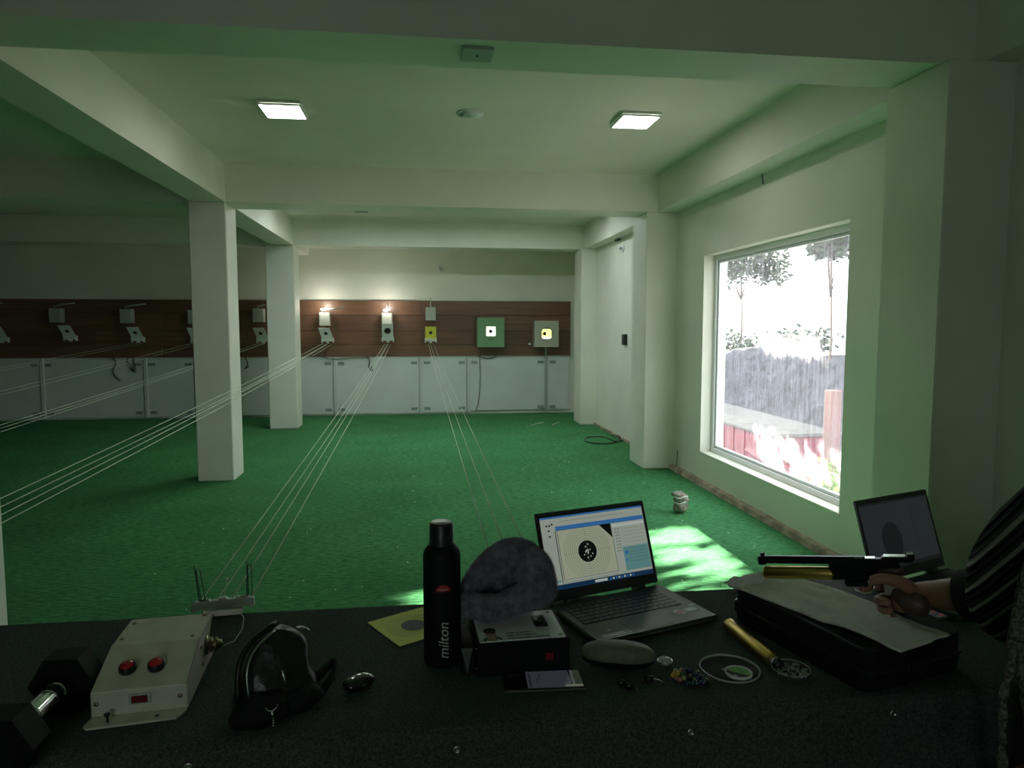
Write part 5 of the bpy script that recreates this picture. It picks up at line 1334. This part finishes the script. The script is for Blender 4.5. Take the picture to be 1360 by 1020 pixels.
# dark inner cuff
d_ = (WR - Vector((1.150, 1.19, .978))).normalized(); c0 = Vector((1.150, 1.19, .978)).lerp(WR, .10); c1 = Vector((1.150, 1.19, .978)).lerp(WR, .50)
MB().tube([c0, c0.lerp(c1, .5), c1, c1 - d_ * .004], [.056, .056, .052, .044], 24, cap=False).build('sleeve_cuff', M['blackwool'], person, world=True)
# trousers
tv = []; te = []; tr = []
def TV(p, r): tv.append(Vector(p)); tr.append(r); return len(tv) - 1
p0 = TV((1.17, .92, .50), .155)
for sx in (-.10, .11):
    a = TV((1.17 + sx, .95, .50), .10); b = TV((1.17 + sx * 1.3, 1.36, .49), .078); c = TV((1.17 + sx * 1.3, 1.38, .14), .06); te += [(p0, a), (a, b), (b, c)]
v_, f_ = skin_mesh(tv, te, tr, 0, 2); MB().add(v_, f_, 0, True).build('trousers', M['trouser'], person, world=True)
for sx in (-.10, .11):
    c = Vector((1.17 + sx * 1.35, 1.46, .0)); sball(.05, .135, .05, .75, c=(c.x, c.y, .05)).build('shoe', M['black'], person, world=True)
HD = 0
# scarf hanging down the near side with long fringes
sc = thing('scarf', 'speckled grey knitted scarf with long fringes hanging at the right edge', 'scarf', (1.0, 1.02, .9))
m_ = MB(); vs = []; nu, nv = 10, 24
top_ = P(1395, 640, 'y', 1.00); mid_ = P(1350, 760, 'y', 1.00); bot_ = P(1342, 862, 'y', 1.00)
for j in range(nv + 1):
    t_ = j / nv
    c = top_.lerp(mid_, t_ * 2) if t_ < .5 else mid_.lerp(bot_, t_ * 2 - 1)
    for i in range(nu + 1):
        s = i / nu; wd = .075 * (1 - .25 * t_)
        vs.append(c + Vector((s * wd, -s * wd * .5 - .012 * math.sin(s * 9 + t_ * 2), -.02 * s)))
m_.add(vs, [(j * (nu + 1) + i, j * (nu + 1) + i + 1, (j + 1) * (nu + 1) + i + 1, (j + 1) * (nu + 1) + i) for j in range(nv) for i in range(nu)], 0, True)
o = m_.build('cloth', M['scarf'], sc, world=True); so_ = o.modifiers.new('s', 'SOLIDIFY'); so_.thickness = .014
for k, px in enumerate((((1345, 850), (1343, 885), (1334, 915), (1332, 945), (1331, 984)), ((1352, 852), (1356, 890), (1361, 925), (1366, 965), (1370, 1000)), ((1368, 855), (1378, 900), (1382, 950), (1386, 1010)))):
    pts, rs = smooth_path([C_(u, v, .99) for u, v in px], [.006] * len(px)); rs = [.0062 + .0012 * math.sin(i * 1.3) for i in range(len(pts))]
    MB().tube(pts, rs, 8).build('fringe', M['scarf'], sc, world=True)
    e_ = pts[-1]; MB().tube([e_ + Vector((0, 0, -.004)), e_ + Vector((.003, 0, -.03)), e_ + Vector((.006, 0, -.09))], [.0035, .008, .009], 8).build('tassel', M['scarf'], sc, world=True)
# stool
st = thing('stool', 'plain dark stool under the seated person', 'stool', (1.17, .90, 0))
MB().lathe([(0, .385), (.17, .385), (.175, .395), (.17, .41), (0, .41)], n=32).build('seat', M['black'], st)
for a in range(4):
    c_, s_ = math.cos(a * PI / 2 + .8), math.sin(a * PI / 2 + .8); MB().cyl((.12 * c_, .12 * s_, .39), (.17 * c_, .17 * s_, 0), .013, 10).build('leg', M['steel'], st)

# ------------------------------------------------------------------ broken concrete lump and litter on the carpet
c0 = P(903, 681, 'z', 0)
t = thing('rubble_lump', 'rough grey brown rubble lump standing on the carpet near the window wall', 'rubble', (c0[0], c0[1], 0), .5)
rnd = random.Random(2)
for k, (x, y, z, a, b_, c_) in enumerate(((0, 0, .055, .06, .05, .058), (.01, -.01, .115, .068, .05, .03), (-.01, .01, .15, .055, .045, .025))):
    MB().ball((x, y, z), (a, b_, c_), 16, 10, jit=.45, seed=k + 3).build('chunk', M['stonelump'], t)
for (x, z) in ((0, .092), (.0, .136)):
    pts = [Vector((x + .058 * math.cos(a), .050 * math.sin(a) - .004, z + .008 * math.sin(a * 3))) for a in [k * PI / 8 - PI for k in range(16)]]
    MB().tube(pts, .006, 6, closed=True).build('pale_vein', M['whitecard'], t)
c0 = P(878, 664, 'z', 0); 
rnd = random.Random(31)
m_ = MB()
for k in range(150):
    y = rnd.uniform(3.7, 11); x = rnd.uniform(-1.7, 2.3); s = rnd.uniform(.004, .009)
    a = rnd.uniform(0, 3); m_.add([(x + s * math.cos(a + j * 2.1), y + s * math.sin(a + j * 2.1), .003 + (.002 if j else .006)) for j in range(3)], [(0, 1, 2)])
tag(m_.build('paper_scraps', M['whitecard']), 'tiny pale scraps scattered over the green carpet', 'litter', kind='stuff')
for u0, v0, u1, v1, lab in ((705, 565, 722, 561, 'pale straw of litter near the far corner, the left piece'), (733, 565, 742, 561, 'pale straw of litter near the far corner, the right piece')):
    tag(MB().tube([P(u0, v0, 'z', .008), P((u0 + u1) / 2, (v0 + v1) / 2 - .5, 'z', .012), P(u1, v1, 'z', .008)], .006, 5).build('straw', M['whitecard']), lab, 'litter')
